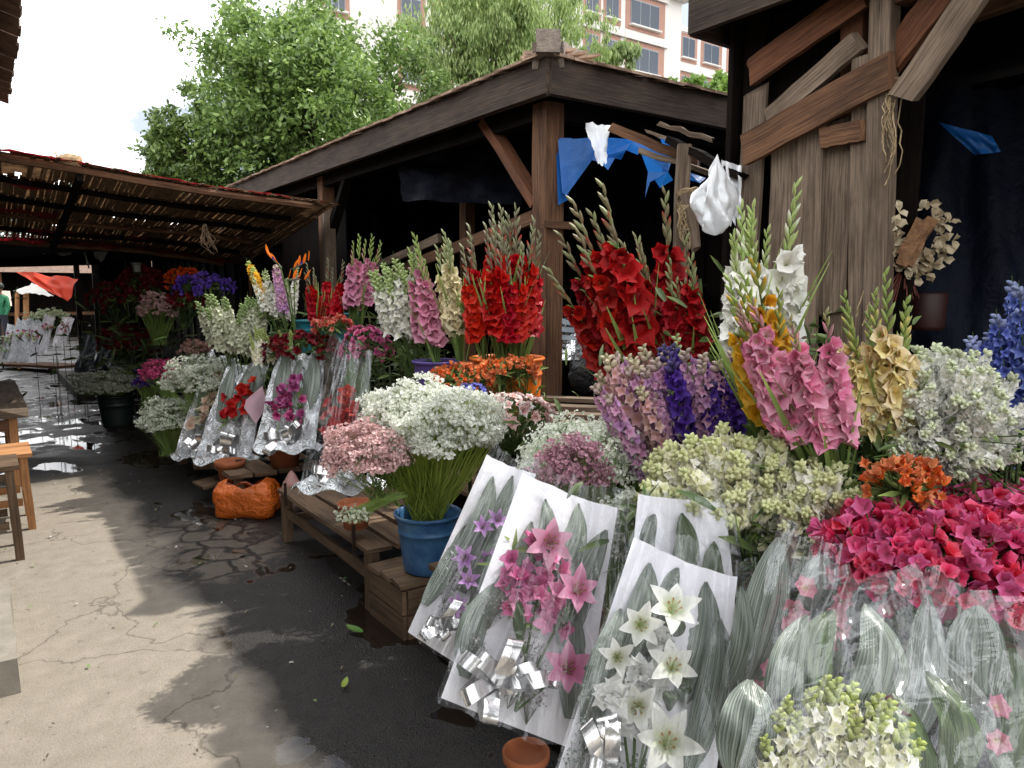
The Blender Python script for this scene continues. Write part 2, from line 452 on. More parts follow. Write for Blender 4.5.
def gyp(label, base, c, rx, ry, rz, n, col=(.92, .94, .9), col2=(.62, .7, .5), fs=.0055, group='bunches of gypsophila', low=-.2, root=None, name='gypsophila_bunch', cat='flowers', stemc=lin('7f9a4a'), k=14, stemr=.0016, nst=120, clr=.04, flat=.42, stemn=True):
    base, c = V(base), V(c); r = root or thing(name, label, cat, base, group)
    H = (RT, V((FW.x, FW.y, 0)).normalized()); bl = MB(); st = MB()
    star = MB(); pts5 = []
    for j in range(5):
        w = 2*PI*j/5; star.vert(V((math.cos(w), math.sin(w), .25)), (0, 0), (1, 1, 1))
    ctr = star.vert(V((0, 0, -.1)), (0, 0), (.75, .8, .6))
    for j in range(5): star.f.append((j, (j+1) % 5, ctr))
    for i in range(n):
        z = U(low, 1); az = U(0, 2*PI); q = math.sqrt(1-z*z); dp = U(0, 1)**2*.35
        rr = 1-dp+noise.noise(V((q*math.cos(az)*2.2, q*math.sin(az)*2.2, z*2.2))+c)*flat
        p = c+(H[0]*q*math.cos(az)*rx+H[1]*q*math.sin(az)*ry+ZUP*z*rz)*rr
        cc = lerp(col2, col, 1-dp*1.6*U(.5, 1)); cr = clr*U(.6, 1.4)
        for j in range(k):
            d = rdir(); d.z = abs(d.z)*.7+.1
            s_ = fs*U(.6, 1.35); v = U(.85, 1.12)
            bl.add(star, frame_z((p-c).normalized()+rdir()*.9, rdir(), p+d*cr*U(.2, 1), s_), (cc[0]*v, cc[1]*v, cc[2]*v))
        if i % 2 == 0:
            b0 = p+rdir()*.02-(p-base)*.12
            st.tube([p+rdir()*.01, b0], .0009, 3, stemc)
        if i < nst:
            mid = base*.45+p*.55+(p-c)*.08+rdir()*.01
            st.tube([base+H[0]*U(-1, 1)*.07+H[1]*U(-1, 1)*.07, mid, p], [stemr*1.2, stemr, stemr*.6], 3, [lerp(stemc, GREEN, U(0, .8)), stemc, stemc])
    bl.build('blooms', PL, r)
    if stemn: st.build('stems', PL, r)
    return r

def bucket(label, p, r, h, mat, group=None, cat='bucket', name='bucket', taper=.78, handle=False, lip=.006):
    p = V(p); b = MB(); rb = r*taper
    prof = [(0, 0), (rb*.97, 0), (rb, .006)]
    for i in range(1, 9):
        k = i/9; prof.append((rb+(r-rb)*k, h*k))
        if i == 6: prof += [(rb+(r-rb)*k+.004, h*k+.002), (rb+(r-rb)*k+.004, h*k+.012), (rb+(r-rb)*(k+.02), h*k+.014)]
    prof += [(r, h-.018), (r+lip*1.6, h-.016), (r+lip*2, h-.004), (r+lip, h), (r-.003, h-.001), (r-.006, h-.02), (rb*.97, h*.35), (0, h*.35)]
    b.lathe(prof, p, 28)
    root = thing(name, label, cat, p, group)
    o = b.build('body', mat, root, True)
    if handle:
        hb = MB(); pts = [p+RT*math.cos(w)*(r+.01)+ZUP*(h-.04-.10*math.sin(w))+(-FW)*(.06*math.sin(w)+.02) for w in [PI*i/12 for i in range(13)]]
        hb.tube(pts, .003, 5); hb.build('handle', plain('wire_grey', (.3, .3, .3), .4, .8), root, True)
    return root

# ================================================================ SETTING
def ground():
    m, nt, N = nmat('worn_street_surface')
    ob = N('ShaderNodeTexCoord').outputs['Object']
    sep = N('ShaderNodeSeparateXYZ', ins={0: ob}).outputs
    nE = noisetex(nt, ob, 1.3, 5, .6); big = noisetex(nt, ob, .7, 4, .6); fine = noisetex(nt, ob, 60, 4, .7)
    med = noisetex(nt, ob, 9, 5, .65)
    grit = N('ShaderNodeTexVoronoi', ins={'Vector': ob, 'Scale': 130}).outputs['Distance']
    # paler paving to the left, darker, smoother asphalt to the right and further on
    side = mth(nt, 'ADD', mth(nt, 'SUBTRACT', sep[0], .74), mth(nt, 'MULTIPLY', mth(nt, 'SUBTRACT', nE, .5), .7))
    far = mth(nt, 'SUBTRACT', sep[1], 7.0)
    darkm = mth(nt, 'MAXIMUM', mth(nt, 'MULTIPLY', side, 6.0), mth(nt, 'MULTIPLY', far, 2.0), False)
    darkm = mth(nt, 'ADD', darkm, .3, True)
    dry = ramp(nt, med, [(.25, lin('837b6e')), (.75, lin('9f968a'))])
    dry = mixc(nt, mth(nt, 'MULTIPLY', ramp(nt, big, [(.35, (0,)*3), (.65, (1,)*3)]), .35), dry, lin('80796d'))
    dry = mixc(nt, mth(nt, 'MULTIPLY', ramp(nt, fine, [(.35, (1,)*3), (.5, (0,)*3)]), .3), dry, lin('77705f'))
    asp = ramp(nt, med, [(.25, lin('1b1918')), (.75, lin('34302d'))])
    asp = mixc(nt, mth(nt, 'MULTIPLY', ramp(nt, grit, [(.1, (1,)*3), (.3, (0,)*3)]), .4), asp, lin('585249'))
    damp = ramp(nt, big, [(.36, (0,)*3), (.54, (1,)*3)])
    asp = mixc(nt, mth(nt, 'MULTIPLY', damp, .75), asp, lin('141210'))
    pn = noisetex(nt, N('ShaderNodeMapping', ins={'Vector': ob, 'Location': (3.1, 1.7, 0), 'Scale': (1.5, 1.0, 1)}).outputs[0], 1.35, 3, .55)
    pud = ramp(nt, pn, [(.565, (0,)*3), (.59, (1,)*3)])
    pud = mth(nt, 'MULTIPLY', pud, darkm, True)
    # deeper standing water far down the lane
    fp = mth(nt, 'MULTIPLY', ramp(nt, noisetex(nt, ob, 2.6, 4, .6), [(.5, (0,)*3), (.56, (1,)*3)]), mth(nt, 'MULTIPLY', mth(nt, 'SUBTRACT', sep[1], 7.8), .8, True), True)
    fp = mth(nt, 'MULTIPLY', fp, mth(nt, 'SUBTRACT', 1.0, mth(nt, 'MULTIPLY', mth(nt, 'SUBTRACT', sep[1], 15.0), .3, True)), True)
    pud = mth(nt, 'MAXIMUM', pud, fp)
    qx = mth(nt, 'DIVIDE', mth(nt, 'SUBTRACT', sep[0], .77), .10); qy = mth(nt, 'DIVIDE', mth(nt, 'SUBTRACT', sep[1], 2.35), .09)
    qd = mth(nt, 'ADD', mth(nt, 'ADD', mth(nt, 'MULTIPLY', qx, qx), mth(nt, 'MULTIPLY', qy, qy)), mth(nt, 'MULTIPLY', mth(nt, 'SUBTRACT', med, .5), 3.5))
    pud = mth(nt, 'MAXIMUM', pud, ramp(nt, qd, [(.55, (1,)*3), (.75, (0,)*3)]))
    asp = mixc(nt, mth(nt, 'MULTIPLY', pud, .8), asp, lin('2a211a'))
    # broken slabs round the sunken patch: cracked cells, paler stone with black gaps
    wp = N('ShaderNodeVectorMath', operation='ADD', ins={0: ob, 1: N('ShaderNodeVectorMath', operation='SCALE', ins={0: N('ShaderNodeTexNoise', ins={'Vector': ob, 'Scale': 3.5, 'Detail': 4}).outputs['Color'], 'Scale': .35}).outputs[0]}).outputs[0]
    vd = N('ShaderNodeTexVoronoi', feature='DISTANCE_TO_EDGE', ins={'Vector': wp, 'Scale': 4.2}).outputs['Distance']
    dx = mth(nt, 'DIVIDE', mth(nt, 'SUBTRACT', sep[0], 1.02), .50); dy = mth(nt, 'DIVIDE', mth(nt, 'SUBTRACT', sep[1], 4.65), .75)
    rr_ = mth(nt, 'ADD', mth(nt, 'ADD', mth(nt, 'MULTIPLY', dx, dx), mth(nt, 'MULTIPLY', dy, dy)), mth(nt, 'MULTIPLY', mth(nt, 'SUBTRACT', med, .5), 2.2))
    patch = ramp(nt, rr_, [(.55, (1,)*3), (.8, (0,)*3)])
    gapm = mth(nt, 'MULTIPLY', patch, ramp(nt, vd, [(.02, (1,)*3), (.09, (0,)*3)]))
    asp = mixc(nt, mth(nt, 'MULTIPLY', patch, .75), asp, mixc(nt, med, lin('4a4238'), lin('7a7064')))
    asp = mixc(nt, gapm, asp, lin('0c0a09'))
    # hairline cracks and stains in the dry concrete
    wp2 = N('ShaderNodeVectorMath', operation='ADD', ins={0: ob, 1: N('ShaderNodeVectorMath', operation='SCALE', ins={0: N('ShaderNodeTexNoise', ins={'Vector': ob, 'Scale': 2.0, 'Detail': 6}).outputs['Color'], 'Scale': .9}).outputs[0]}).outputs[0]
    v2 = N('ShaderNodeTexVoronoi', feature='DISTANCE_TO_EDGE', ins={'Vector': wp2, 'Scale': .75}).outputs['Distance']
    hair = ramp(nt, v2, [(.0, (1,)*3), (.008, (0,)*3)])
    dry = mixc(nt, mth(nt, 'MULTIPLY', hair, .65), dry, lin('4a443a'))
    spots = ramp(nt, noisetex(nt, ob, 17, 3, .5), [(.30, (1,)*3), (.36, (0,)*3)])
    dry = mixc(nt, mth(nt, 'MULTIPLY', spots, .35), dry, lin('575046'))
    col = mixc(nt, darkm, dry, asp)
    ro = mth(nt, 'SUBTRACT', .9, mth(nt, 'MULTIPLY', darkm, mth(nt, 'ADD', mth(nt, 'MULTIPLY', damp, .35), .15)))
    ro = mth(nt, 'MULTIPLY', ro, mth(nt, 'SUBTRACT', 1.0, mth(nt, 'MULTIPLY', pud, .93)))
    fine = mth(nt, 'SUBTRACT', fine, mth(nt, 'MULTIPLY', gapm, 6.0))
    hgt = mth(nt, 'ADD', mth(nt, 'MULTIPLY', fine, .4), mth(nt, 'ADD', mth(nt, 'MULTIPLY', grit, .7), med))
    bst = mth(nt, 'MULTIPLY', mth(nt, 'SUBTRACT', 1.0, pud), mth(nt, 'ADD', .25, mth(nt, 'MULTIPLY', darkm, .45)))
    nb = N('ShaderNodeBump', ins={'Height': hgt, 'Strength': bst, 'Distance': .012}).outputs[0]
    p = N('ShaderNodeBsdfPrincipled', ins={'Base Color': col, 'Roughness': ro, 'Normal': nb})
    finish(nt, p.outputs[0])
    b = MB()
    def co(k, a, z, e): return a+(z-a)*k**e
    b.grid(60, 60, lambda u, v: ((-150+300*u if abs(u-.5) > .25 else (u-.5)*2*40), 0, 0), None) if False else None
    xs = [-200, -60, -20]+[-8+.25*i for i in range(65)]+[14, 30, 80, 250]
    ys = [-200, -40, -10]+[-2+.25*i for i in range(80)]+[24, 40, 80, 160, 400]
    o = 0; nx = len(xs)
    for y in ys:
        for x in xs:
            inn = -8 < x < 8 and -2 < y < 17.5
            z = (noise.noise(V((x*.9, y*.9, 0)))*.004 if inn else 0)
            b.vert(V((x, y, z)))
    for j in range(len(ys)-1):
        for i in range(nx-1):
            a = j*nx+i; b.f.append((a, a+1, a+nx+1, a+nx))
    g = struct(b.build('ground', m, None, True)); return g
ground()
GZ = lambda x, y: noise.noise(V((x*.9, y*.9, 0)))*.004

# ---- fallen leaves and litter
def leafmesh(L, w, c):
    t = MB(); blade(t, V((0, 0, 0)), V((1, 0, 0)), L, w, V((0, 0, 1)), c, lerp(c, LGREEN, .5), V((0, 0, .01)), 5, .15); return t
for i, (px, py, L, lab) in enumerate(((362, 632, .10, 'long green leaf fallen on the wet ground by the crate'), (343, 687, .06, 'small yellow green leaf lying on the dark asphalt below the crate'),
        (346, 577, .05, 'small torn leaf fallen on the dark ground under the slatted bench'), (372, 642, .03, 'tiny leaf scrap nearest the puddle'))):
    if i == 3: continue
    p = at(px, py, Z=.02); t = leafmesh(L, L*.42, (lin('4c8a34'), lin('9aa83c'), lin('6fa06a'))[i])
    o = t.build('fallen_leaf', PL, None); o.location = p; o.rotation_euler = (0, 0, U(0, 6)); tag(o, lab, 'leaf')
b = MB()
for i in range(260):
    x, y = U(-.2, 1.5), U(2.2, 8.5); s_ = U(.003, .012)
    c = rnd.choice([(.6, .58, .5), (.25, .2, .12), (.12, .09, .06), (.5, .5, .45), (.2, .3, .1)])
    m4 = frame_z(ZUP+rdir()*.5, rdir(), V((x, y, GZ(x, y)+.012)), s_)
    o = len(b.v)
    for q in ((-1, -.5), (1, -.6), (.8, .6), (-.7, .5)): b.vert(m4 @ V((q[0], q[1]*U(.5, 1), 0)), (0, 0), c)
    b.f.append((o, o+1, o+2, o+3))
o = b.build('litter', PL); o['kind'] = 'stuff'; o['label'] = 'scattered petals and plant scraps on the street'; o['category'] = 'litter'

# ================================================================ STALL BUILDINGS
def tiles(b, p0, along, up, n, rows, w=.17, l=.26, t=.018):
    """courses of flat clay tiles from the eave at p0"""
    nn = along.cross(up).normalized()
    if nn.z < 0: nn = -nn
    for r in range(rows):
        for i in range(n):
            q = p0+along*(w*(i+.5)+U(-.008, .008))+up*(l*r-.06+U(-.018, .0065))+nn*(.014*(r % 2)+U(0, .01)+.01)
            b.beam(q, q+up*(l+.07)+nn*-.004, w*.93, t, nn, 0, 1, endj=.006)
TILE = plain('old_clay_tile', lin('8a6a58'), .9, nscale=7, var=.45, bs=.5, c2=lin('b39a84'))
TILED = plain('darker_clay_tile', lin('6a5446'), .95, nscale=9, var=.5, bs=.5)  # darker, more mottled tile brown

# ---- middle stall
EX, EY, EZ = 3.0, 3.81, 3.0
ms = thing('market_stall', 'open timber flower stall with hipped tile roof and corner post in the middle', 'stall', (3.2, 4.05, 0), 'timber market stalls')
XB, YB = 7.0, 11.4
def part(name, mat, root, fn, smooth=False):
    b = MB(); fn(b); return b.build(name, mat, root, smooth)
part('fascia', W_FASC, ms, lambda b: b.beam((EX, EY, EZ-.105), (EX, YB, EZ-.105), .035, .23, ZUP, .003, 12))
part('fascia', W_FASC, ms, lambda b: b.beam((EX+.02, EY, EZ-.105), (XB, EY, EZ-.105), .035, .23, ZUP, .003, 8))
part('fascia', W_FASC, ms, lambda b: b.beam((EX-.026, EY-.02, EZ-.2), (EX-.026, YB, EZ-.2), .02, .035, ZUP, .002, 12))
part('fascia', W_FASC, ms, lambda b: b.beam((EX-.0, EY-.028, EZ-.2), (XB, EY-.028, EZ-.2), .02, .035, ZUP, .002, 8))
pit = math.radians(16)
def roof(b):
    u1 = V((math.cos(pit), 0, math.sin(pit))); u2 = V((0, math.cos(pit), math.sin(pit)))
    tiles(b, V((EX, EY, EZ+.02)), V((0, 1, 0)), u1, 44, 1)
    tiles(b, V((EX, EY, EZ+.02)), V((1, 0, 0)), u2, 23, 1)
    # upper courses shorten along the hip
    for r in range(1, 8):
        k = int(r*1.45)
        tiles(b, V((EX, EY, EZ+.02))+u1*(.26*r)+V((0, .17*k, 0)), V((0, 1, 0)), u1, 44-2*k, 1)
        tiles(b, V((EX, EY, EZ+.02))+u2*(.26*r)+V((.17*k, 0, 0)), V((1, 0, 0)), u2, 23-2*k, 1)
part('roof', TILE, ms, roof)
def deck(b):   # boarding under the tiles: a closed hip
    z1 = EZ+2.0*math.tan(pit)
    P = [V((EX, EY, EZ)), V((XB, EY, EZ)), V((XB, YB, EZ)), V((EX, YB, EZ)), V((EX+2, EY+2, z1)), V((EX+2, YB-2, z1))]
    o = [b.vert(p, (p.x, p.y)) for p in P]
    for f in ((0, 1, 4), (1, 2, 5, 4), (2, 3, 5), (3, 0, 4, 5)): b.f.append(tuple(o[i] for i in f))
    o = [b.vert(V((x, y, EZ-.01)), (x, y)) for x, y in ((EX+.02, EY+.02), (XB, EY+.02), (XB, YB), (EX+.02, YB))]; b.f.append(tuple(o))
part('roof_deck', W_DARK, ms, deck)
def hipcap(b):
    d = V((.92, .92, .36)).normalized(); p = V((EX+.02, EY+.02, EZ+.03))
    for i in range(6):
        q = p+d*(.30*i)
        b.beam(q, q+d*.38, .20, .15 if i == 0 else .12, ZUP, .006, 2)
    b.beam(p+V((-.01, -.01, -.02)), p+V((.0, .0, .12)), .17, .15, RT, .004, 2)
part('hip_cap', plain('weathered_mortar', lin('7d7268'), .95, nscale=16, var=.4, bs=.7, bd=.02), ms, hipcap)
PX, PY = 3.2, 4.05
part('post', W_BROWN, ms, lambda b: b.beam((PX, PY, 0), (PX, PY, EZ-.2), .15, .15, V((1, 0, 0)), .003, 8))
part('post', W_RED, ms, lambda b: b.beam((PX+.03, PY+.13, .3), (PX+.03, PY+.13, EZ-.21), .06, .09, V((1, 0, 0)), .003, 6))
part('brace', W_RED, ms, lambda b: b.beam((PX, PY+.1, 2.15), (PX, PY+.75, 2.82), .07, .11, V((1, 0, 0)), .003, 3))
part('cleat', W_BROWN, ms, lambda b: b.beam((PX-.12, PY-.1, 2.0), (PX+.16, PY-.1, 2.0), .03, .05, ZUP, .003, 2))
for y in (8.0, 11.2):
    part('post', W_BROWN, ms, lambda b: b.beam((PX, y, 0), (PX, y, EZ-.2), .14, .14, V((1, 0, 0)), .003, 6))
part('post', W_GREY, ms, lambda b: b.beam((PX-.07, 7.82, 0), (PX-.05, 7.82, 2.5), .07, .13, V((1, 0, 0)), .004, 6))
part('brace', W_DARK, ms, lambda b: b.beam((PX, 7.95, 2.1), (PX, 7.3, 2.82), .07, .1, V((1, 0, 0)), .003, 3))
part('post', W_BROWN, ms, lambda b: b.beam((4.0, 6.35, 0), (4.0, 6.35, 2.9), .11, .11, V((1, 0, 0)), .003, 5))
part('rail', W_BROWN, ms, lambda b: b.beam(at(385, 275, X=3.8), at(545, 213, X=3.35), .05, .1, ZUP, .004, 5))
part('rail', W_GREY, ms, lambda b: b.beam(at(300, 300, X=3.6), at(440, 238, X=3.6), .04, .08, ZUP, .004, 5))
for y in (5.0, 6.2, 7.4, 8.8, 10.2):
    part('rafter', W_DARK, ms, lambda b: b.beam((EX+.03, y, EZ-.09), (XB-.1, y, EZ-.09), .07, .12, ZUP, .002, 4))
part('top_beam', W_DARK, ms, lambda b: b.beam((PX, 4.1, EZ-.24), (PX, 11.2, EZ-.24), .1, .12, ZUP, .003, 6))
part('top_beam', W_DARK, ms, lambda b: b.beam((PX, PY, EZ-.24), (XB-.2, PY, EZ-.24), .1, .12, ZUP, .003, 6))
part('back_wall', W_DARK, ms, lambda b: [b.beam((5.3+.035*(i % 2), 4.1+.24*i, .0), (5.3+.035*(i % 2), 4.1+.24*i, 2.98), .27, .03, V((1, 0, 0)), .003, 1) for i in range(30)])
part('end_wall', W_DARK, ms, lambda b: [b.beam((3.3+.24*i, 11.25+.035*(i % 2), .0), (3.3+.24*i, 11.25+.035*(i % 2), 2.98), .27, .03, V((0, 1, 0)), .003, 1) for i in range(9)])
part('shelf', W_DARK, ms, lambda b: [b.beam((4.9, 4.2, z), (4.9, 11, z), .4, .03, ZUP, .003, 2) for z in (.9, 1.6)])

# ---- right stall
RY = 2.64
rs = thing('market_stall', 'grey timber stall clad in upright weathered planks at the right edge', 'stall', (3.2, 1.76, 0), 'timber market stalls')
part('fascia', W_FASC, rs, lambda b: b.beam((EX-.02, RY, EZ-.07), (EX-.02, -4, EZ-.07), .035, .22, ZUP, .003, 12))
part('fascia', W_FASC, rs, lambda b: b.beam((EX, RY, EZ-.07), (XB, RY, EZ-.07), .035, .22, ZUP, .003, 6))
def roof2(b):
    tiles(b, V((EX-.02, -3.9, EZ+.06)), V((0, 1, 0)), V((math.cos(pit), 0, math.sin(pit))), 38, 8)
part('roof', TILE, rs, roof2)
def deck2(b):
    z1 = EZ+.05+2.1*math.tan(pit)
    for q in (((EX, -4, EZ+.05), (EX, RY, EZ+.05), (EX+2.1, RY, z1), (EX+2.1, -4, z1)), ((EX+2.1, -4, z1), (EX+2.1, RY, z1), (XB, RY, EZ), (XB, -4, EZ)),
              ((EX, RY, EZ+.05), (XB, RY, EZ+.0), (EX+2.1, RY, z1)), ((EX+.02, -4, EZ-.0), (EX+.02, RY-.02, EZ-.0), (XB, RY-.02, EZ-.02), (XB, -4, EZ-.02))):
        o = [b.vert(V(p), (p[0], p[1])) for p in q]; b.f.append(tuple(o))
part('roof_deck', W_DARK, rs, deck2)
XF = 3.2
def pl(px0, py0, px1, py1, w, dx, mat, name='plank', tk=.022, j=.0022, X=XF, seg=9):
    x = X-dx
    b = MB(); b.beam(at(px0, py0, X=x), at(px1, py1, X=x), w, tk, V((1, 0, 0)), j, seg, endj=.03); return b.build(name, mat, rs)
PS = 3.25/740  # metres per pixel there
pl(756, 88, 739, 420, .13, .0, W_GREY); pl(785, 145, 774, 420, .135, .012, W_GREY)
pl(812, 118, 799, 440, .14, .03, W_GREY); pl(841, 122, 833, 312, .13, .0, W_GREY)
pl(842, 312, 838, 440, .14, -.01, W_GREY); pl(867, 60, 860, 440, .125, .04, W_GREY)
pl(886, -60, 875, 460, .09, .03, W_GREY, 'post', .08); pl(857, -60, 853, 440, .1, -.05, W_RED, 'post', .08)
pl(762, -40, 748, 440, .12, -.06, W_DARK, 'post', .08)
pl(745, 150, 890, 70, .15, .075, W_BROWN, 'brace', .03); pl(770, 118, 862, 38, .095, .05, W_GREY, 'brace', .03)
pl(752, 72, 862, -5, .13, .03, W_RED, 'brace', .03); pl(905, 95, 985, -20, .11, .10, W_GREY, 'brace', .04)
pl(890, 62, 960, -30, .12, .0, W_RED, 'brace', .04)
pl(825, 138, 865, 130, .09, .055, W_BROWN, 'cleat', .03)
pl(930, 25, 1080, -30, .1, -.25, W_BROWN, 'brace', .06)
part('backing_board', W_DARK, rs, lambda b: [b.beam((XF+.09, 1.72+.2*i, 0), (XF+.09, 1.72+.2*i, 2.9), .2, .02, V((1, 0, 0)), .002, 1) for i in range(5)])
part('side_wall', W_DARK, rs, lambda b: [b.beam((3.3+.3*i, 2.52, 0), (3.3+.3*i, 2.52, 2.95), .29, .03, V((0, 1, 0)), .002, 1) for i in range(9)])
part('back_wall', W_DARK, rs, lambda b: [b.beam((5.6, -4+.3*i, 0), (5.6, -4+.3*i, 2.95), .29, .03, V((1, 0, 0)), .002, 1) for i in range(22)])
part('rafter', W_DARK, rs, lambda b: b.beam((3.0, 1.2, 2.86), (5.6, 1.2, 2.86), .08, .14, ZUP, .002, 3))
part('rafter', W_BROWN, rs, lambda b: b.beam((XF, 1.7, 2.8), (XF, -3.5, 2.8), .1, .14, ZUP, .002, 3))

# twine on the right stall's corner post
def twine(root_label, pts0, n, spread, drop, name='twine', wrap=None):
    b = MB()
    if wrap:
        c, r, h, k = wrap
        pts = []
        for i in range(k*14):
            w = 2*PI*i/14; rr = r*(1+.1*noise.noise(V((i*.3, 0, 2))))
            pts.append(c+V((math.cos(w)*rr, math.sin(w)*rr, h*(math.sin(i*.37)*.5))))
        b.tube(pts, .0045, 4)
    for i in range(n):
        p = pts0+RT*G(0, spread)+ZUP*U(-.05, .05); q = [p]
        d = V((0, 0, -1)); L = U(.4, 1)*drop
        for k in range(7):
            q.append(q[-1]+(d+rdir()*.45)*L/7)
        b.tube(q, .003, 3)
    return tag(b.build(name, ROPE), root_label, 'twine')
twine('loose jute twine hanging from the top of the plank stall corner post', at(893, 92, D=3.03), 12, .014, .34, wrap=(at(893, 88, D=3.1), .05, .06, 4))
twine('frayed knot of twine halfway down the plank wall', at(868, 300, D=3.0), 5, .02, .12)

# ---- gap between the stalls: pole, sheeting, bag, tarp
pole = thing('wooden_pole', 'rough grey upright pole bound with twine between the two stalls', 'pole', (3.0, 2.72, 0))
part('shaft', W_GREY, pole, lambda b: b.beam((3.02, 2.73, 0), at(684, 145, D=3.95), .085, .05, FW, .006, 9, .8))
part('splint', W_GREY, pole, lambda b: b.beam(at(687, 195, D=3.88), at(697, 250, D=3.85), .06, .03, FW, .004, 3, .7, .02))
o = part('binding', ROPE, pole, lambda b: b.tube([at(688, 202, D=3.93)+V((math.cos(i*.45)*.055, math.sin(i*.45)*.05, .06*math.sin(i*.13)+.01*math.sin(i))) for i in range(110)], .006, 4))
part('binding', ROPE, pole, lambda b: [b.tube([at(686+U(-8, 6), 205, D=3.86)]+[at(686+U(-9, 8), 205+k*U(6, 12), D=3.86) for k in range(1, 5)], .004, 3) for _ in range(12)])
for i, (a, c, D0, D1, w, mt, lab) in enumerate((
    ((612, 128), (700, 163), 4.35, 4.1, .10, W_BROWN, 'long split brown rail reaching from the middle stall to the pole'),
    ((660, 125), (712, 140), 4.1, 3.95, .05, W_GREY, 'short grey stick lying across the pole top'),
    ((640, 150), (735, 182), 4.2, 3.9, .06, W_GREY, 'lower grey rail passing behind the pole'),
    ((648, 132), (680, 145), 4.15, 4.0, .03, W_GREY, 'thin broken stick just left of the pole top'),
    ((672, 140), (742, 178), 4.05, 3.7, .07, W_DARK, 'dark plank end above the plastic bag'))):
    b = MB(); b.beam(at(*a, D=D0), at(*c, D=D1), w, w*.5, ZUP, .008, 5, .8, .02); tag(b.build('wooden_rail', mt), lab, 'rail')

def cloth(name, mat, label, cat, corners, nu=16, nv=16, amp=.03, fr=5, edge=0., parent=None, group=None, sag=0., torn=0.):
    """hanging sheet between four world points with folds, edges cut ragged"""
    a, b_, c, d = [V(x) for x in corners]; nn = (b_-a).cross(d-a).normalized(); m_ = MB()
    sd = U(0, 99)
    def f(u, v):
        e = edge*noise.noise(V((u*7, sd, 0)))
        vv = v*(1+e)
        uu = u+edge*.6*noise.noise(V((v*7, sd, 5)))
        p = (a*(1-uu)+b_*uu)*(1-vv)+(d*(1-uu)+c*uu)*vv
        w = noise.noise(V((u*fr+sd, v*fr*.4, 1.)))+.5*noise.noise(V((u*fr*2.3, v*fr*1.4, sd)))
        return p+nn*amp*w*2-ZUP*sag*math.sin(PI*u)*math.sin(PI*min(1, max(0, v)))
    m_.grid(nu, nv, f)
    if torn:
        keep = []
        for fc in m_.f:
            u, v = m_.uv[fc[0]]
            if noise.noise(V((u*5+sd, v*3, 3)))*.9+.55-torn*v*1.4 > 0: keep.append(fc)
        m_.f = keep
    o = m_.build(name, mat, parent, True)
    if label: tag(o, label, cat, group)
    return o
BLUE = plain('blue_tarp', lin('1f6fc4'), .4, nscale=3, var=.3, bs=.5, trans=.4, bd=.03)
BLUED = plain('shade_darkened_blue_tarp', lin('050c1c'), .7, nscale=3, var=.4, bs=.5, bd=.05, spec=.2)  # near-black blue: shade inside the stalls is put into the tarp colour
CLPL = celmat('cloudy_plastic', .25, .55)
def strips(b, specs):
    for pts, D in specs:
        o = len(b.v)
        for (x, y) in pts: b.vert(at(x, y, D=D+U(-.03, .03)), (x/100, y/100))
        b.f.append(tuple(o+i for i in range(len(pts))))
tq = thing('tarp', 'torn bright blue tarp hanging under the middle stall eave', 'tarp', at(610, 140, D=4.8))
for spec in ([([(558, 140), (600, 137), (640, 140), (638, 155), (620, 148), (608, 165), (592, 160), (566, 196), (562, 192)], 4.9),
           ([(556, 138), (572, 138), (568, 200), (558, 205)], 4.95),
           ([(600, 138), (632, 142), (626, 150), (621, 160), (615, 158), (608, 170), (596, 158)], 4.86),
           ([(632, 142), (668, 150), (672, 160), (668, 172), (673, 180), (660, 188), (655, 180), (650, 182), (645, 198), (648, 172), (640, 150)], 4.78),
           ([(660, 138), (682, 146), (682, 152), (664, 148)], 4.7), ([(688, 172), (706, 178), (700, 183), (690, 180)], 4.5)]):
    b = MB(); strips(b, [spec]); b.build('torn_strip', BLUE, tq)
cloth('tarp', BLUED, 'blue tarp with shade in its colour hanging inside the middle stall', 'tarp', (at(395, 150, D=6.9), at(525, 150, D=6.5), at(520, 205, D=6.5), at(400, 200, D=6.9)), amp=.05)
cloth('plastic_sheet', CLPL, 'scrap of cloudy plastic caught under the corner of the middle roof', 'plastic sheet',
      (at(585, 122, D=4.4), at(610, 126, D=4.4), at(606, 165, D=4.35), at(596, 160, D=4.35)), 8, 10, .02, 4, .2)
def bagmesh(c, w, h, d, seed, lumps=.25, n=18, m=14, prof_=None):
    t = MB()
    def f(u, v):
        az = 2*PI*u; k = math.sin(PI*min(.999, max(.001, v)))**.55
        k *= prof_(v) if prof_ else (.35+.65*v)
        kk = k*(1+lumps*noise.noise(V((math.cos(az)*1.6+seed, math.sin(az)*1.6, v*4)))+.12*noise.noise(V((math.cos(az)*6, math.sin(az)*6, v*9+seed))))
        return c+RT*math.cos(az)*w*kk+V((FW.x, FW.y, 0))*math.sin(az)*d*kk+ZUP*(h*(.5-v))
    t.grid(n, m, f); return t
tag(bagmesh(at(716, 195, D=3.55), .13, .38, .05, 3, 1.0, 44, 34, lambda v: .18+.95*v**1.2*(1.15-.5*v*v)).build('plastic_bag', celmat('hanging_plastic_film', .22, .5), None, True), 'crumpled whitish plastic bag hanging beside the twine bound pole', 'plastic bag')
cloth('plastic_sheet', CLPL, 'pale torn plastic sheet draped behind the hanging bag', 'plastic sheet', (at(722, 160, D=3.75), at(742, 166, D=3.7), at(742, 215, D=3.7), at(728, 222, D=3.75)), 8, 10, .03, 4, .2)

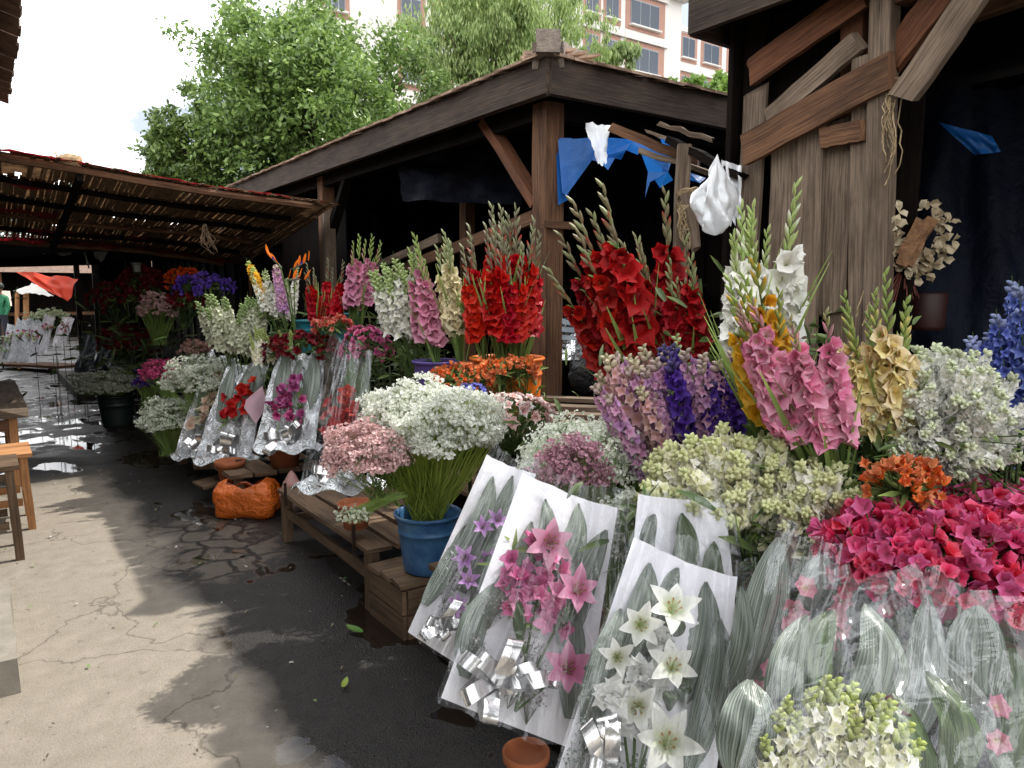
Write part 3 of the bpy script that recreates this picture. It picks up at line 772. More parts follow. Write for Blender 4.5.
# dried flower bundle and interior tarp of the right stall
db = thing('dried_bundle', 'round dried bundle with pale petals hanging on the dark side of the plank stall', 'dried flowers', at(912, 240, D=3.3))
def dried(b):
    c = at(917, 240, D=3.22)
    for i in range(60):
        w = U(0, 2*PI); r = U(.07, .145)
        p = c+RT*math.cos(w)*r+ZUP*math.sin(w)*r*1.15-FW*U(0, .04)
        cl = lerp(lin('8d7a60'), lin('d2c4a8'), U(0, 1))
        fl = petals(2, .05, .045, .3, 1.3, cl, cl, cl, ruf=.006, seg=3)
        b.add(fl, frame_z(-FW+rdir()*.6, rdir(), p))
part('petals', PL, db, dried)
part('core', plain('dry_straw', lin('75553a'), .9, nscale=30, var=.4, bs=.6), db, lambda b: [b.beam(at(903+U(-3, 3), 260+U(-6, 6), D=3.18), at(928+U(-3, 3), 222+U(-6, 6), D=3.12), .05, .05, ZUP, .01, 3) for _ in range(4)])
part('stems', plain('dry_stalk', lin('5b2f26'), .9, nscale=30), db, lambda b: [b.tube([at(905, 262, D=3.25), at(900+U(-15, 20), 290+U(-5, 12), D=3.2)], .003, 3) for _ in range(18)])
cloth('tarp', BLUED, 'blue tarp with shade in its colour draped across the inside of the plank stall', 'tarp', (at(905, 95, D=4.2), at(1100, 80, D=3.9), at(1100, 400, D=3.7), at(905, 390, D=4.0)), 24, 24, .08, 4)
cloth('tarp', BLUE, 'blue tarp fold with its light in the brighter colour high inside the plank stall', 'tarp', (at(938, 122, D=3.7), at(992, 136, D=3.6), at(1001, 152, D=3.6), at(975, 155, D=3.65)), 10, 8, .02, 3)  # lit spot of the tarp made as a brighter blue sheet
rb = MB(); rb.lathe([(0, 0), (.07, 0), (.08, .02), (.085, .16), (.08, .17), (0, .17)], at(925, 330, D=3.4), 20)
tag(rb.build('canister', plain('dull_red_plastic', lin('2c0a0a'), .6), None, True), 'dull red canister in the dark behind the pale gladioli', 'canister')
# plastic wrapped bundle beside the middle post
BAGD = plain('black_plastic', lin('202428'), .25, nscale=6, var=.5, bs=1., bd=.03)
bb = thing('wrapped_bundle', 'black plastic bundle in clear film standing behind the middle post', 'bundle', at(583, 405, D=4.9))
bagmesh(at(585, 362, D=4.9), .15, .42, .14, 8, .3).build('bag', BAGD, bb, True)
part('film', CELG, bb, lambda b: b.grid(10, 8, lambda u, v: at(562+44*u, 318+42*v, D=4.75+.05*math.sin(u*5+v*3))))
part('folded_top', plain('folded_grey_sheet', lin('8a98a4'), .3, nscale=5, var=.3, bs=.8), bb, lambda b: [b.beam(at(562, 322+k*8, D=4.74-.01*k), at(603, 325+k*8, D=4.74), .02, .03, ZUP, .006, 4) for k in range(3)])
bp = thing('pallet', 'low wooden pallet on the platform below the black plastic bundle', 'pallet', at(575, 412, D=4.5))
part('slats', W_GREY, bp, lambda b: [b.beam(at(540, 398+k*8, D=4.6-.15*k), at(640, 402+k*8, D=4.5-.15*k), .1, .025, ZUP, .003, 3) for k in range(4)])

# ---- flower platforms
st = thing('display_bench', 'low slatted wooden bench along the street left of the blue bucket', 'bench', (1.45, 3.2, 0))
for x in (1.5, 1.66, 1.82, 1.98):
    part('slat', W_CRATE, st, lambda b: b.beam((x, 3.2, .305), (x, 4.52, .315), .13, .022, ZUP, .002, 5, 1, .01))
for x, y in ((1.47, 3.23), (1.47, 4.47), (2.0, 3.3), (2.0, 4.45)):
    part('leg', W_CRATE, st, lambda b: b.beam((x, y, 0), (x, y, .29), .055, .055, V((1, 0, 0)), .002, 2))
part('rail', W_CRATE, st, lambda b: b.beam((1.47, 3.27, .17), (1.47, 4.44, .19), .025, .05, ZUP, .002, 4))
part('rail', W_CRATE, st, lambda b: b.beam((1.5, 4.47, .14), (1.98, 4.47, .14), .025, .05, ZUP, .002, 2))
for y in (3.35, 4.36): part('spike', plain('rusty_iron', lin('3a2c24'), .7, .5), st, lambda b: b.beam((1.43, y, .26), (1.43, y, .40), .014, .014, V((1, 0, 0)), .001, 1))
cr = thing('wooden_crate', 'wooden crate under the blue bucket at the edge of the street', 'crate', (1.44, 2.85, 0))
for i in range(2):
    part('side_board', W_CRATE, cr, lambda b: b.beam((1.445, 2.84, .055+.118*i), (1.445, 3.19, .055+.118*i), .02, .11, ZUP, .002, 3))
    part('end_board', W_CRATE, cr, lambda b: b.beam((1.458, 2.84, .055+.118*i), (2.15, 2.84, .055+.118*i), .02, .11, ZUP, .002, 3))
part('corner_post', W_CRATE, cr, lambda b: [b.beam((1.47, y, 0), (1.47, y, .228), .04, .04, V((1, 0, 0)), .001, 1) for y in (2.87, 3.16)])
for i in range(3):
    part('top_board', W_CRATE, cr, lambda b: b.beam((1.43, 2.885+.118*i, .247), (2.2, 2.885+.118*i, .247), .112, .02, ZUP, .003, 3, 1, .01))
DK = W_DARK
tr = thing('tiered_stand', 'long stepped timber stand hidden beneath the nearer flower bunches', 'stand', (2.0, 2.8, 0))
for x0, x1, z in ((2.05, 2.45, .48), (2.45, 2.95, .72)):
    part('shelf', W_CRATE, tr, lambda b: [b.beam((x0+.05+(x1-x0)*k/3, 2.95, z), (x0+.05+(x1-x0)*k/3, 5.0, z), (x1-x0)/3-.01, .025, ZUP, .003, 5) for k in range(3)])
    part('riser', DK, tr, lambda b: b.beam((x0+.03, 2.95, z/2), (x0+.03, 5.0, z/2), .02, z-.03, ZUP, .002, 3))
for x0, x1, y0, y1, z in ((1.45, 1.85, .2, 2.6, .42), (1.85, 2.35, .0, 2.8, .62), (2.35, 3.1, -.2, 2.9, .8)):
    part('shelf', W_CRATE, tr, lambda b: [b.beam((x0+.05+(x1-x0)*k/3, y0, z), (x0+.05+(x1-x0)*k/3, y1, z), (x1-x0)/3-.01, .025, ZUP, .003, 5) for k in range(3)])
    part('riser', DK, tr, lambda b: b.beam((x0+.03, y0, z/2), (x0+.03, y1, z/2), .02, z-.03, ZUP, .002, 3))
    part('riser', DK, tr, lambda b: b.beam((x0+.04, y1, z/2), (x1, y1, z/2), .02, z-.03, ZUP, .002, 2))
fs = thing('tiered_stand', 'low plank staging carrying the foil wrapped bouquets down the lane', 'stand', (1.6, 5.9, 0))
part('shelf', W_CRATE, fs, lambda b: [b.beam((1.4+.17*k, 5.2, .27), (1.4+.17*k, 7.2, .27), .15, .03, ZUP, .004, 5, 1, .02) for k in range(4)])
part('shelf', W_CRATE, fs, lambda b: [b.beam((2.1+.17*k, 5.0, .55), (2.1+.17*k, 7.6, .55), .15, .03, ZUP, .004, 5, 1, .02) for k in range(6)])
for x, y, z in ((1.4, 5.3, .26), (1.4, 7.1, .26), (2.1, 5.2, .54), (2.1, 7.4, .54)):
    part('leg', W_CRATE, fs, lambda b: b.beam((x, y, 0), (x, y, z), .07, .07, V((1, 0, 0)), .002, 2))
part('front_plank', W_CRATE, fs, lambda b: b.beam(at(195, 466, D=6.0), at(245, 463, D=5.4), .03, .06, ZUP, .004, 3))

# ---- stools and long bench on the left, kerb block
def stool(name, label, x1, y0, y1, z, w, mat, x0=-.35, leg=.045):
    r = thing(name, label, name.replace('_', ' '), (x1, y0, 0))
    nb = 3 if y1-y0 > .25 else 2
    for k in range(nb):
        yy = y0+(y1-y0)*(k+.5)/nb
        part('seat_board', mat, r, lambda b: b.beam((x0-.02, yy, z), (x1+.02, yy, z), (y1-y0)/nb-.006, .025, ZUP, .002, 3))
    for x in (x0+.03, x1-.03):
        for y in (y0+.04, y1-.04):
            part('leg', mat, r, lambda b: b.beam((x+(.02 if x > 0 else -.02), y, 0), (x, y, z-.014), leg, leg, V((1, 0, 0)), .002, 3))
    for zz in (z-.06, z*.38):
        for y in (y0+.04, y1-.04): part('rail', mat, r, lambda b: b.beam((x0+.05, y, zz), (x1-.05, y, zz), .02, .045, ZUP, .001, 2))
        for x in (x0+.03, x1-.03): part('rail', mat, r, lambda b: b.beam((x, y0+.06, zz), (x, y1-.06, zz), .02, .045, ZUP, .001, 2))
    return r
stool('stool', 'nearest grey weathered wooden stool at the left edge', .10, 5.02, 5.42, .55, .4, W_CRATE)
stool('stool', 'warm orange pine stool just behind the grey stool', .19, 5.64, 6.1, .5, .4, W_ORANGE)
def longb():
    r = thing('bench', 'long rough plank bench beyond the stools at the left edge', 'bench', (.2, 7.2, 0))
    for k in range(3): part('top_plank', W_GREY, r, lambda b: b.beam((.16-.2*k, 7.0, .585), (.16-.2*k, 9.4, .585), .19, .07, ZUP, .008, 9, 1, .03))
    for y in (7.05, 8.2, 9.3): part('leg', W_ORANGE, r, lambda b: b.beam((.15, y, 0), (.15, y, .55), .06, .06, V((1, 0, 0)), .003, 3))
    part('apron', W_ORANGE, r, lambda b: b.beam((.15, 7.08, .50), (.15, 9.3, .50), .03, .07, ZUP, .003, 3))
    part('apron', W_BROWN, r, lambda b: b.beam((-.4, 7.03, .50), (.12, 7.03, .50), .03, .09, ZUP, .003, 3))
longb()
CONC = plain('worn_concrete', lin('8f897e'), .9, nscale=9, var=.18, bs=.4, bd=.01)
b = MB(); b.beam((-.28, 3.32, .075), (-.28, 4.2, .075), .6, .15, ZUP, .006, 8); tag(b.build('concrete_block', CONC), 'pale concrete kerb block on the sunlit ground at the left edge', 'block')

# ---- tile eave over the camera's left
lv = thing('market_stall', 'dark ragged tile eave of the stall across the lane at top left', 'stall', (-.3, 5.0, 0), 'timber market stalls')
part('roof', TILED, lv, lambda b: tiles(b, V((.23, -1.0, 3.02)), V((0, 1, 0)), V((-math.cos(pit), 0, math.sin(pit))), 48, 7))
part('roof_deck', W_DARK, lv, lambda b: b.grid(1, 1, lambda u, v: (.18-1.9*u, -1+8.2*v, 3.0+.52*u)))
part('fascia', W_DARK, lv, lambda b: b.beam((.16, -1, 2.93), (.16, 7.2, 2.93), .03, .13, ZUP, .004, 8))
for y in (-.9, 1.2, 6.9): part('post', W_DARK, lv, lambda b: b.beam((-.95, y, 0), (-.95, y, 3.1), .12, .12, V((1, 0, 0)), .003, 3))
part('back_wall', W_DARK, lv, lambda b: [b.beam((-1.9, -1+.3*i, 0), (-1.9, -1+.3*i, 3.3), .31, .03, V((1, 0, 0)), .002, 1) for i in range(76)])  # boards beyond the seen eave are added out of view to block low sky light
part('roof_deck', W_DARK, lv, lambda b: b.grid(1, 1, lambda u, v: (-.15-1.7*u, 7.2+14*v, 2.9+.3*u)))  # unseen roof strip added to keep sky light off the lane

# ================================================================ REED CANOPY ACROSS THE LANE
cn = thing('reed_canopy', 'sagging reed mat awning with red netting strung across the lane', 'awning', (0, 8.0, 2.5))
Y0, Y1 = 7.15, 10.4
def cz(x, y):
    k = (y-Y0)/(Y1-Y0); return 2.62-.055*(x)-.022*x*x*.4-k*.42+.02*math.sin(x*2.3+y)
REED = plain('dry_reed', lin('77604a'), .85, nscale=25, var=.5, bs=.4, trans=.15, c2=lin('a0866a'))
REDN = plain('red_netting', lin('8c2028'), .8, nscale=20, var=.4, bs=.4, trans=.3)
for j in range(5):
    ya, yb = Y0+(Y1-Y0)*j/5, Y0+(Y1-Y0)*(j+1)/5-.03
    def mat_(b):
        x = -3.2
        while x < 3.0:
            gap = noise.noise(V((x*1.2, j*3.1, 0)))
            w = U(.016, .03)
            if gap > .40 and U(0, 1) < .7: x += .03; continue
            a, c = ya-U(0, .08), yb+U(0, .05); xm = x+U(-.015, .015)
            b.beam((x, a, cz(x, a)+U(0, .012)), (xm, c, cz(xm, c)+U(0, .012)), w, .006, ZUP, .002, 1)
            x += w+U(-.004, .006)
    part('reed_mat', REED, cn, mat_)
for y, mt, h in ((Y0-.02, W_BROWN, .07), (Y0+.6, W_DARK, .06), (Y0+1.25, W_DARK, .06), (Y0+1.9, W_BROWN, .06), (Y0+2.5, W_DARK, .06), (Y1, W_BROWN, .07)):
    part('cross_beam', mt, cn, lambda b: b.tube([(x*.5-3.3, y+.02*math.sin(x), cz(x*.5-3.3, y)-.045) for x in range(13)], h*.45, 6, cap=True))
for x in (-1.2, .75): part('long_beam', W_DARK, cn, lambda b: b.beam((x, Y0, cz(x, Y0)-.1), (x, Y1, cz(x, Y1)-.1), .05, .06, ZUP, .003, 5))
def under(b):
    nx, ny = 130, 60; idx = {}
    for i in range(nx+1):
        for j in range(ny+1):
            x, y = -3.2+6.2*i/nx, Y0+(Y1-Y0)*j/ny; idx[i, j] = b.vert(V((x, y, cz(x, y)+.03+.01*noise.noise(V((x*3, y*3, 0))))), (x, y))
    for i in range(nx):
        for j in range(ny):
            x, y = -3.2+6.2*i/nx, Y0+(Y1-Y0)*j/ny
            n_ = noise.noise(V((x*1.1, y*2.2, 4)))+.6*noise.noise(V((x*7, y*3, 8)))
            if n_ < .34+.12*x: b.f.append((idx[i, j], idx[i+1, j], idx[i+1, j+1], idx[i, j+1]))
part('mat_backing', plain('old_brown_matting', lin('3c2a20'), .9, nscale=9, var=.6, bs=.5, trans=.22, c2=lin('8a6a4c')), cn, under)
def redn(b):
    for (x0, x1, y, w) in ((-3.2, 2.9, Y0+.02, .3),):
        n = int((x1-x0)/.05); o = len(b.v)
        for i in range(n+1):
            x = x0+(x1-x0)*i/n; ww = w*(.55+.6*noise.noise(V((x*2, y, 0))))
            b.vert(V((x, y-ww*.5, cz(x, y)+.02+.02*noise.noise(V((x*9, 0, y)))))); b.vert(V((x, y+ww*.5, cz(x, y)+.03+.03*noise.noise(V((x*6, 3, y))))))
        for i in range(n): 
            if U(0, 1) < .93: a = o+2*i; b.f.append((a, a+2, a+3, a+1))
part('netting', REDN, cn, redn)
def redu(x0, x1, y, w):
    def f(b):
        n = int((x1-x0)/.05); o = len(b.v)
        for i in range(n+1):
            x = x0+(x1-x0)*i/n; ww = w*(.55+.8*noise.noise(V((x*2, y, 0))))
            b.vert(V((x, y-ww*.5, cz(x, y)-.03+.03*noise.noise(V((x*9, 0, y)))))); b.vert(V((x, y+ww*.5, cz(x, y)-.05+.04*noise.noise(V((x*6, 3, y))))))
        for i in range(n): a = o+2*i; b.f.append((a, a+2, a+3, a+1))
    return f
for q_ in ((-3.2, 2.9, Y1-.15, .3), (-3, .6, Y0+.7, .3), (-3, .7, Y0+1.7, .35), (-3, 2.2, Y1-.75, .25)): part('netting', REDN, cn, redu(*q_))
b = MB(); b.beam(at(-60, 261, D=11), at(112, 257, D=11), .05, .22, ZUP, .01, 6); tag(b.build('wooden_rail', W_DARK), 'dark board added to fill the dark band above the orange tarp', 'rail')  # dark strip added to close the dark band below the awning
part('tassel', REED, cn, lambda b: [b.tube([at(205, 226, D=6.8)+rdir()*.02, at(208+U(-8, 8), 240+U(-8, 5), D=6.8), at(212+U(-6, 8), 252+U(-12, 4), D=6.8)], .004, 3) for _ in range(14)])
for i, x in enumerate((2.95, -3.1)): part('post', W_DARK, cn, lambda b: b.beam((x, Y1, 0), (x, Y1, 2.25), .1, .1, V((1, 0, 0)), .003, 3))
lg = MB(); lc = at(60, 161, D=6.05); lg.tube([lc+RT*.0, lc+RT*.07+ZUP*.01, lc+RT*.16+V((0, 0, .0))], [.04, .055, .045], 10, cap=True)
for _ in range(14): lg.tube([lc+rdir()*.03, lc+rdir()*.09], .004, 3)
tag(lg.build('straw_roll', plain('pale_straw', lin('c0a57f'), .9, nscale=40, var=.35, bs=.6)), 'pale straw roll lying on top of the reed awning', 'roll')

# ---- dark covered stalls down the lane
fsl = thing('market_stall', 'dark covered flower stall beyond the reed awning', 'stall', (3.2, 11.5, 0), 'timber market stalls')
part('roof', W_DARK, fsl, lambda b: b.grid(1, 1, lambda u, v: (1.6+4*u, 10.5+9*v, 2.35+.5*u)))
part('back_wall', W_DARK, fsl, lambda b: [b.beam((3.4+.035*(i % 2), 11.4+.3*i, 0), (3.4+.035*(i % 2), 11.4+.3*i, 2.8), .34, .03, V((1, 0, 0)), .002, 1) for i in range(27)])
part('end_wall', W_DARK, fsl, lambda b: [b.beam((2.3+.3*i, 19.3+.035*(i % 2), 0), (2.3+.3*i, 19.3+.035*(i % 2), 2.8), .34, .03, V((0, 1, 0)), .002, 1) for i in range(4)])
part('dark_infill', W_DARK, fsl, lambda b: b.grid(1, 1, lambda u, v: (-3+8.*u, 10.3+3.2*v, 2.13-.14*v+.1*u)))  # sheet added to darken the opening below the awning's far edge
for x, y in ((1.8, 12.0), (1.7, 15), (1.7, 18)): part('post', W_DARK, fsl, lambda b: b.beam((x, y, 0), (x, y, 2.4), .1, .1, V((1, 0, 0)), .003, 3))
part('shelf', W_DARK, fsl, lambda b: b.beam((2.8, 8.3, .6), (2.8, 19, .6), 1.1, .04, ZUP, .002, 3))
part('platform', plain('grey_slab', lin('4a4640'), .9), fsl, lambda b: b.beam((1.6, 12.2, .07), (1.6, 15.5, .07), 1.1, .14, ZUP, .004, 3))
ds = thing('market_stall', 'shelving stall in shade-darkened wood behind the purple and orange bunches', 'stall', (3.3, 8.3, 0), 'timber market stalls')
part('back_wall', W_DARK, ds, lambda b: [b.beam((3.5, 8.3+.3*i, 0), (3.5, 8.3+.3*i, 2.6), .31, .03, V((1, 0, 0)), .002, 1) for i in range(10)])
part('shelf', W_DARK, ds, lambda b: [b.beam((3.1, 8.3, z), (3.1, 11.2, z), .5, .03, ZUP, .002, 2) for z in (.5, 1.0)])

fm = thing('market_stall', 'shadowy stall closing the far end of the lane', 'stall', (1.5, 31, 0), 'timber market stalls')
part('back_wall', W_DARK, fm, lambda b: [b.beam((-2+.4*i, 32+.035*(i % 2), 0), (-2+.4*i, 32+.035*(i % 2), 2.7), .45, .04, V((0, 1, 0)), .002, 1) for i in range(26)])
part('roof', TILED, fm, lambda b: b.grid(1, 1, lambda u, v: (-2.2+11*u, 29.5+3.5*v, 2.2+.7*v)))
part('counter', W_BROWN, fm, lambda b: b.beam((-2, 30.4, .8), (8, 30.4, .8), .6, .1, ZUP, .003, 3))
for x in (-2, .6, 3.4): part('post', W_BROWN, fm, lambda b: b.beam((x, 29.8, 0), (x, 29.8, 2.2), .12, .12, V((1, 0, 0)), .003, 2))
TARPW = plain('white_tarp', lin('d5d3cc'), .5, nscale=3, var=.1, bs=.5, trans=.35)
ORG = plain('orange_tarp', lin('e8431c'), .55, nscale=3, var=.12, bs=.4, trans=.45)
cloth('tarp', TARPW, 'white cloth sagging beneath the far edge of the reed awning', 'tarp', (at(46, 241, D=10.5), at(80, 243, D=10.5), at(74, 250, D=10.3), at(50, 248, D=10.3)), 10, 8, .03, 3, 0, sag=.12)
cloth('tarp', TARPW, 'small white cloth corner right of the sagging white cloth', 'tarp', (at(92, 244, D=10.5), at(111, 246, D=10.5), at(100, 260, D=10.3), at(94, 256, D=10.3)), 6, 6, .03, 3)
cloth('tarp', ORG, 'bright orange tarp hanging over the far end of the lane', 'tarp', (at(16, 272, D=15), at(76, 277, D=14.5), at(68, 300, D=14.2), at(46, 291, D=14.4)), 16, 12, .06, 3)
cloth('awning', TARPW, 'white sheet awning over the far bouquet stall', 'awning', (at(13, 290, D=19), at(32, 284, D=20), at(54, 296, D=19), at(30, 294, D=18)), 8, 8, .04, 3)
cloth('awning', plain('pink_white_cloth', lin('d9c2b4'), .6, trans=.3), 'pale pink umbrella cloth beyond the far bouquet stall', 'awning', (at(-30, 287, D=24), at(10, 291, D=24), at(12, 306, D=23), at(-30, 304, D=23)), 8, 8, .04, 3)
for i, (px, w_) in enumerate(((17, .07), (26, .09))):
    b = MB(); b.beam(at(px, 350, D=19), at(px, 292, D=19), w_, w_, FW, .004, 3)
    tag(b.build('pole', W_ORANGE), ('thinner', 'thicker')[i]+' light wooden pole under the far white sheet awning', 'pole')
for i, (px, y0, y1) in enumerate(((24, 239, 254), (41, 241, 254), (86, 247, 268))):
    b = MB(); b.tube([at(px-4, y0, D=10.4), at(px, (y0+y1)/2, D=10.4), at(px+3, y1, D=10.4)], .012, 5)
    tag(b.build('cloth_strip', TARPW), ('short pale strip hanging left of the white cloth', 'second pale strip hanging beside the white cloth', 'pale strip hanging right of the white cloth')[i], 'strip')

# ================================================================ FLOWERS
RED = [(lin('30040a'), lin('b40a14'), lin('c81018')), (lin('400408'), lin('c00a14'), lin('cc1418')), (lin('280408'), lin('a00a12'), lin('b80c16'))]
CRIM = [(lin('2a0408'), lin('9c0a16'), lin('b4101c')), (lin('200308'), lin('820814'), lin('9c0c18')), (lin('380408'), lin('ac0e1a'), lin('c41a24'))]
PINKG = [(lin('f6ecc0'), lin('f098b4'), lin('f4b8cc')), (lin('f4e4b8'), lin('ea7ca4'), lin('f0a0bc')), (lin('f8ecd0'), lin('f0c0cc'), lin('e87ca4'))]
LPINK = [(lin('e8c0c8'), lin('d88aa8'), lin('e0a8bc')), (lin('e0b0b8'), lin('cc7096'), lin('dc9ab4'))]
WHITE = [(lin('e6e6c0'), lin('f6f5ec'), lin('fbfaf6')), (lin('dcdeb4'), lin('f0f0e4'), lin('f8f8f2'))]
CREAM = [(lin('c8b878'), lin('e6dcab'), lin('efe8c8')), (lin('8a7050'), lin('e2d6a8'), lin('ece0b6'))]
PYEL = [(lin('d8b850'), lin('ecd88a'), lin('f2e6b0')), (lin('d8a850'), lin('ecd49a'), lin('f0e0c0'))]
YEL = [(lin('c88a14'), lin('e8b42a'), lin('f0c848')), (lin('c07c10'), lin('e2a61c'), lin('ecbc38'))]
LILAC = [(lin('a870b0'), lin('d4a0d4'), lin('e2bce2')), (lin('c084b0'), lin('e2a8cc'), lin('ecc4dc'))]
PURP = [(lin('28104a'), lin('40208c'), lin('5a38a8')), (lin('301450'), lin('4a2a98'), lin('6444b0'))]
BLUEF = [(lin('2c3878'), lin('4858ac'), lin('7886cc')), (lin('34408a'), lin('5464b4'), lin('8494d4'))]
MAG = [(lin('b81850'), lin('dc2c68'), lin('ec6a98')), (lin('c0103c'), lin('e42850'), lin('f07090')), (lin('f0a0c0'), lin('d8407c'), lin('e07aa8')), (lin('a01040'), lin('cc2050'), lin('e04870'))]
ORANGE = [(lin('e89838'), lin('ee7c40'), lin('f4a470')), (lin('e09030'), lin('dc5a20'), lin('e87840')), (lin('e8b878'), lin('dc8050'), lin('e89868'))]
CARN = [(lin('e0a0a0'), lin('f0c8c4'), lin('f4dcd8')), (lin('d88888'), lin('ecb4b0'), lin('f0ccc8')), (lin('ece0d8'), lin('f2ebe4'), lin('f6f2ee'))]
HPINK = [(lin('b83068'), lin('d85c90'), lin('e080a8')), (lin('a82860'), lin('cc4884'), lin('d870a0'))]
SNAPC = [(lin('f0f0cc'), lin('f8f6dc'), lin('fcfbf0')), (lin('e6e8b0'), lin('f4f2cc'), lin('faf8e4')), (lin('f0eed4'), lin('f9f8ee'), lin('fcfbf6'))]
def P_glad(key, cols, **k): return protos('glad_'+key, lambda: glad_spike(cols, **k), 5)
def P_stock(key, cols, **k): return protos('stock_'+key, lambda: stock_spike(cols, **k), 5)

BK_BLUE = plain('blue_bucket_plastic', lin('27558c'), .42, nscale=11, var=.2, bs=.25, c2=lin('4f7fa8'))
BK_ORG = plain('orange_bucket_plastic', lin('f07a14'), .4, nscale=4, var=.08, trans=.2)
BK_PUR = plain('purple_bucket_plastic', lin('5d4a92'), .45, nscale=5, var=.15)
BK_TUR = plain('turquoise_bucket_plastic', lin('1f7f90'), .45, nscale=5, var=.15)
BK_DRK = plain('dark_green_bucket_plastic', lin('12201c'), .5, nscale=5)

# near right --------------------------------------------------------------
GL = 'gladiolus bunches'
BR = (lin('9aa07a'), lin('7c6a5a'))
spikes('large crimson gladiolus bunch fanning left against the dark stall gap', 'flowers', P_glad('crimson', CRIM, buds=(BUDG, lin('8a7862')), nf=14, fs=1.45, zone=(.44, .80)), at(676, 450, D=3.1), at(640, 318, D=3.0), 15, .20, .14, .10, .62, GL, r0=.06)
spikes('smaller crimson gladiolus bunch against the foot of the twine bound pole', 'flowers', P_glad('crimson2', CRIM, nf=14, fs=1.45, zone=(.44, .86)), at(695, 460, D=2.9), at(690, 335, D=2.8), 6, .07, .06, .05, .66, GL, r0=.03)
WG = P_glad('white', WHITE, buds=(lin('a8c070'), lin('c4d48c')), nf=11, zone=(.42, .76), fs=1.6)
spikes('white gladiolus bunch with long green tips before the plank wall', 'flowers', WG, at(748, 450, D=2.55), at(752, 300, D=2.45), 9, .12, .1, .06, .66, GL, r0=.04)
spikes('golden yellow gladiolus bunch tucked behind the pink gladioli', 'flowers', P_glad('yellow', YEL, buds=(LGREEN, LGREEN), nf=11, zone=(.48, .8), fs=1.2), at(782, 500, D=2.2), at(764, 372, D=2.02), 7, .05, .05, .05, .6, GL, r0=.03)
spikes('bright pink gladiolus bunch before the plank wall', 'flowers', P_glad('pink', PINKG, buds=(LGREEN, lin('c890a0')), nf=13, zone=(.46, .88), fs=1.5), at(838, 520, D=1.95), at(802, 385, D=1.88), 8, .09, .07, .03, .68, GL, r0=.03)
spikes('pale yellow gladiolus bunch right of the bright pink one', 'flowers', P_glad('pale', PYEL, buds=(lin('9ab060'), LGREEN), nf=12, zone=(.42, .76), fs=1.5), at(885, 510, D=2.05), at(875, 385, D=1.98), 8, .08, .07, .03, .6, GL, r0=.03)
ST = 'spiked flower bunches'
TUB = P_stock('tuberose', [(lin('eef0dc'), lin('f8f8f2'), lin('fdfdfb')), (lin('e0e4c8'), lin('f4f4ea'), lin('fafaf6'))], tipc=lin('d0d8b4'), fs=.05, rad=.045, n=84, zone=(.34, .98), tips=.07, droop=.3)
radial('dense bunch of small white bell flowers left of the blue delphiniums', 'flowers', TUB, at(935, 545, D=2.05), at(943, 432, D=1.98), 140, .20, .18, .23, .42, -.25, ST)
spikes('blue delphinium bunch at the right edge', 'flowers', P_stock('delph', BLUEF, tipc=lin('8a94b8'), fs=.036, rad=.028, n=60, zone=(.45, .98), tips=.1, npet=5), at(1040, 560, D=2.05), at(1020, 395, D=2.0), 16, .12, .10, .05, .68, ST, r0=.05)
SN = P_stock('snap', SNAPC, tipc=lin('dce0a8'), fs=.062, rad=.062, n=84, zone=(.34, .98), tips=.11)
radial('wide cream and lime snapdragon bunch behind the white paper bouquets', 'flowers', SN, at(750, 610, D=2.1), at(738, 500, D=2.02), 120, .27, .2, .20, .42, -.2, ST)
radial('cream and lime snapdragon bunch leaning under the pale yellow gladioli', 'flowers', SN, at(830, 600, D=1.9), at(815, 512, D=1.88), 50, .14, .14, .14, .38, -.1, ST)
LA = 'stock and larkspur bunches'
L1 = P_stock('lilac', LILAC, tipc=lin('c8b8a8'), fs=.045, rad=.035, n=48, zone=(.45, .98), tips=.12, npet=5)
L2 = P_stock('peachy', [(lin('d8a890'), lin('dcaab0'), lin('e6c4c4')), (lin('d0a090'), lin('dab8ae'), lin('e2c8c0'))], tipc=lin('c8c0a0'), fs=.045, rad=.035, n=48, zone=(.45, .98), tips=.15, npet=5)
L3 = P_stock('violet', PURP, tipc=lin('4a4070'), fs=.048, rad=.038, n=46, zone=(.5, .98), tips=.12, npet=5)
L4 = P_stock('whitest', WHITE, tipc=lin('b4c488'), fs=.04, rad=.03, n=40, zone=(.5, .98), tips=.3)
spikes('lilac and peach stock bunch leaning left beneath the crimson gladioli', 'flowers', L1+L2, at(690, 540, D=2.4), at(652, 412, D=2.35), 20, .13, .12, .04, .74, LA, r0=.05)
spikes('dark violet larkspur bunch with white tips right of the lilac stock', 'flowers', L3+L1+L4, at(715, 540, D=2.4), at(700, 408, D=2.3), 28, .13, .1, .05, .76, LA, r0=.05)
AL = 'alstroemeria and carnation bunches'
OC = protos('alstro_orange', lambda: cup_cluster(ORANGE, .022, 6, .035, 6, .3, .8, True, .8), 4)
dome('small vivid orange alstroemeria cluster above the crimson godetia', 'flowers', OC, at(905, 540, D=1.75), at(903, 484, D=1.68), 11, .065, .06, .035, AL)
GC = protos('godetia', lambda: cup_cluster(MAG, .024, 8, .05, 4, .08, .85, False, 1.5), 6)
GD = 'godetia bunches'
dome('large crimson pink godetia mass at the right edge of the display', 'flowers', GC, at(930, 650, D=1.65), at(925, 562, D=1.62), 70, .20, .16, .09, GD, front=.3)
dome('crimson godetia bunch behind the large pink mass at the right edge', 'flowers', GC, at(1010, 600, D=1.85), at(1000, 525, D=1.85), 40, .16, .12, .07, GD, front=.3)
gyp('white gypsophila bunch behind the top edge of the paper bouquets', at(600, 600, D=2.5), at(592, 468, D=2.45), .23, .2, .15, 430, (.92, .94, .9), (.5, .62, .35), .006)
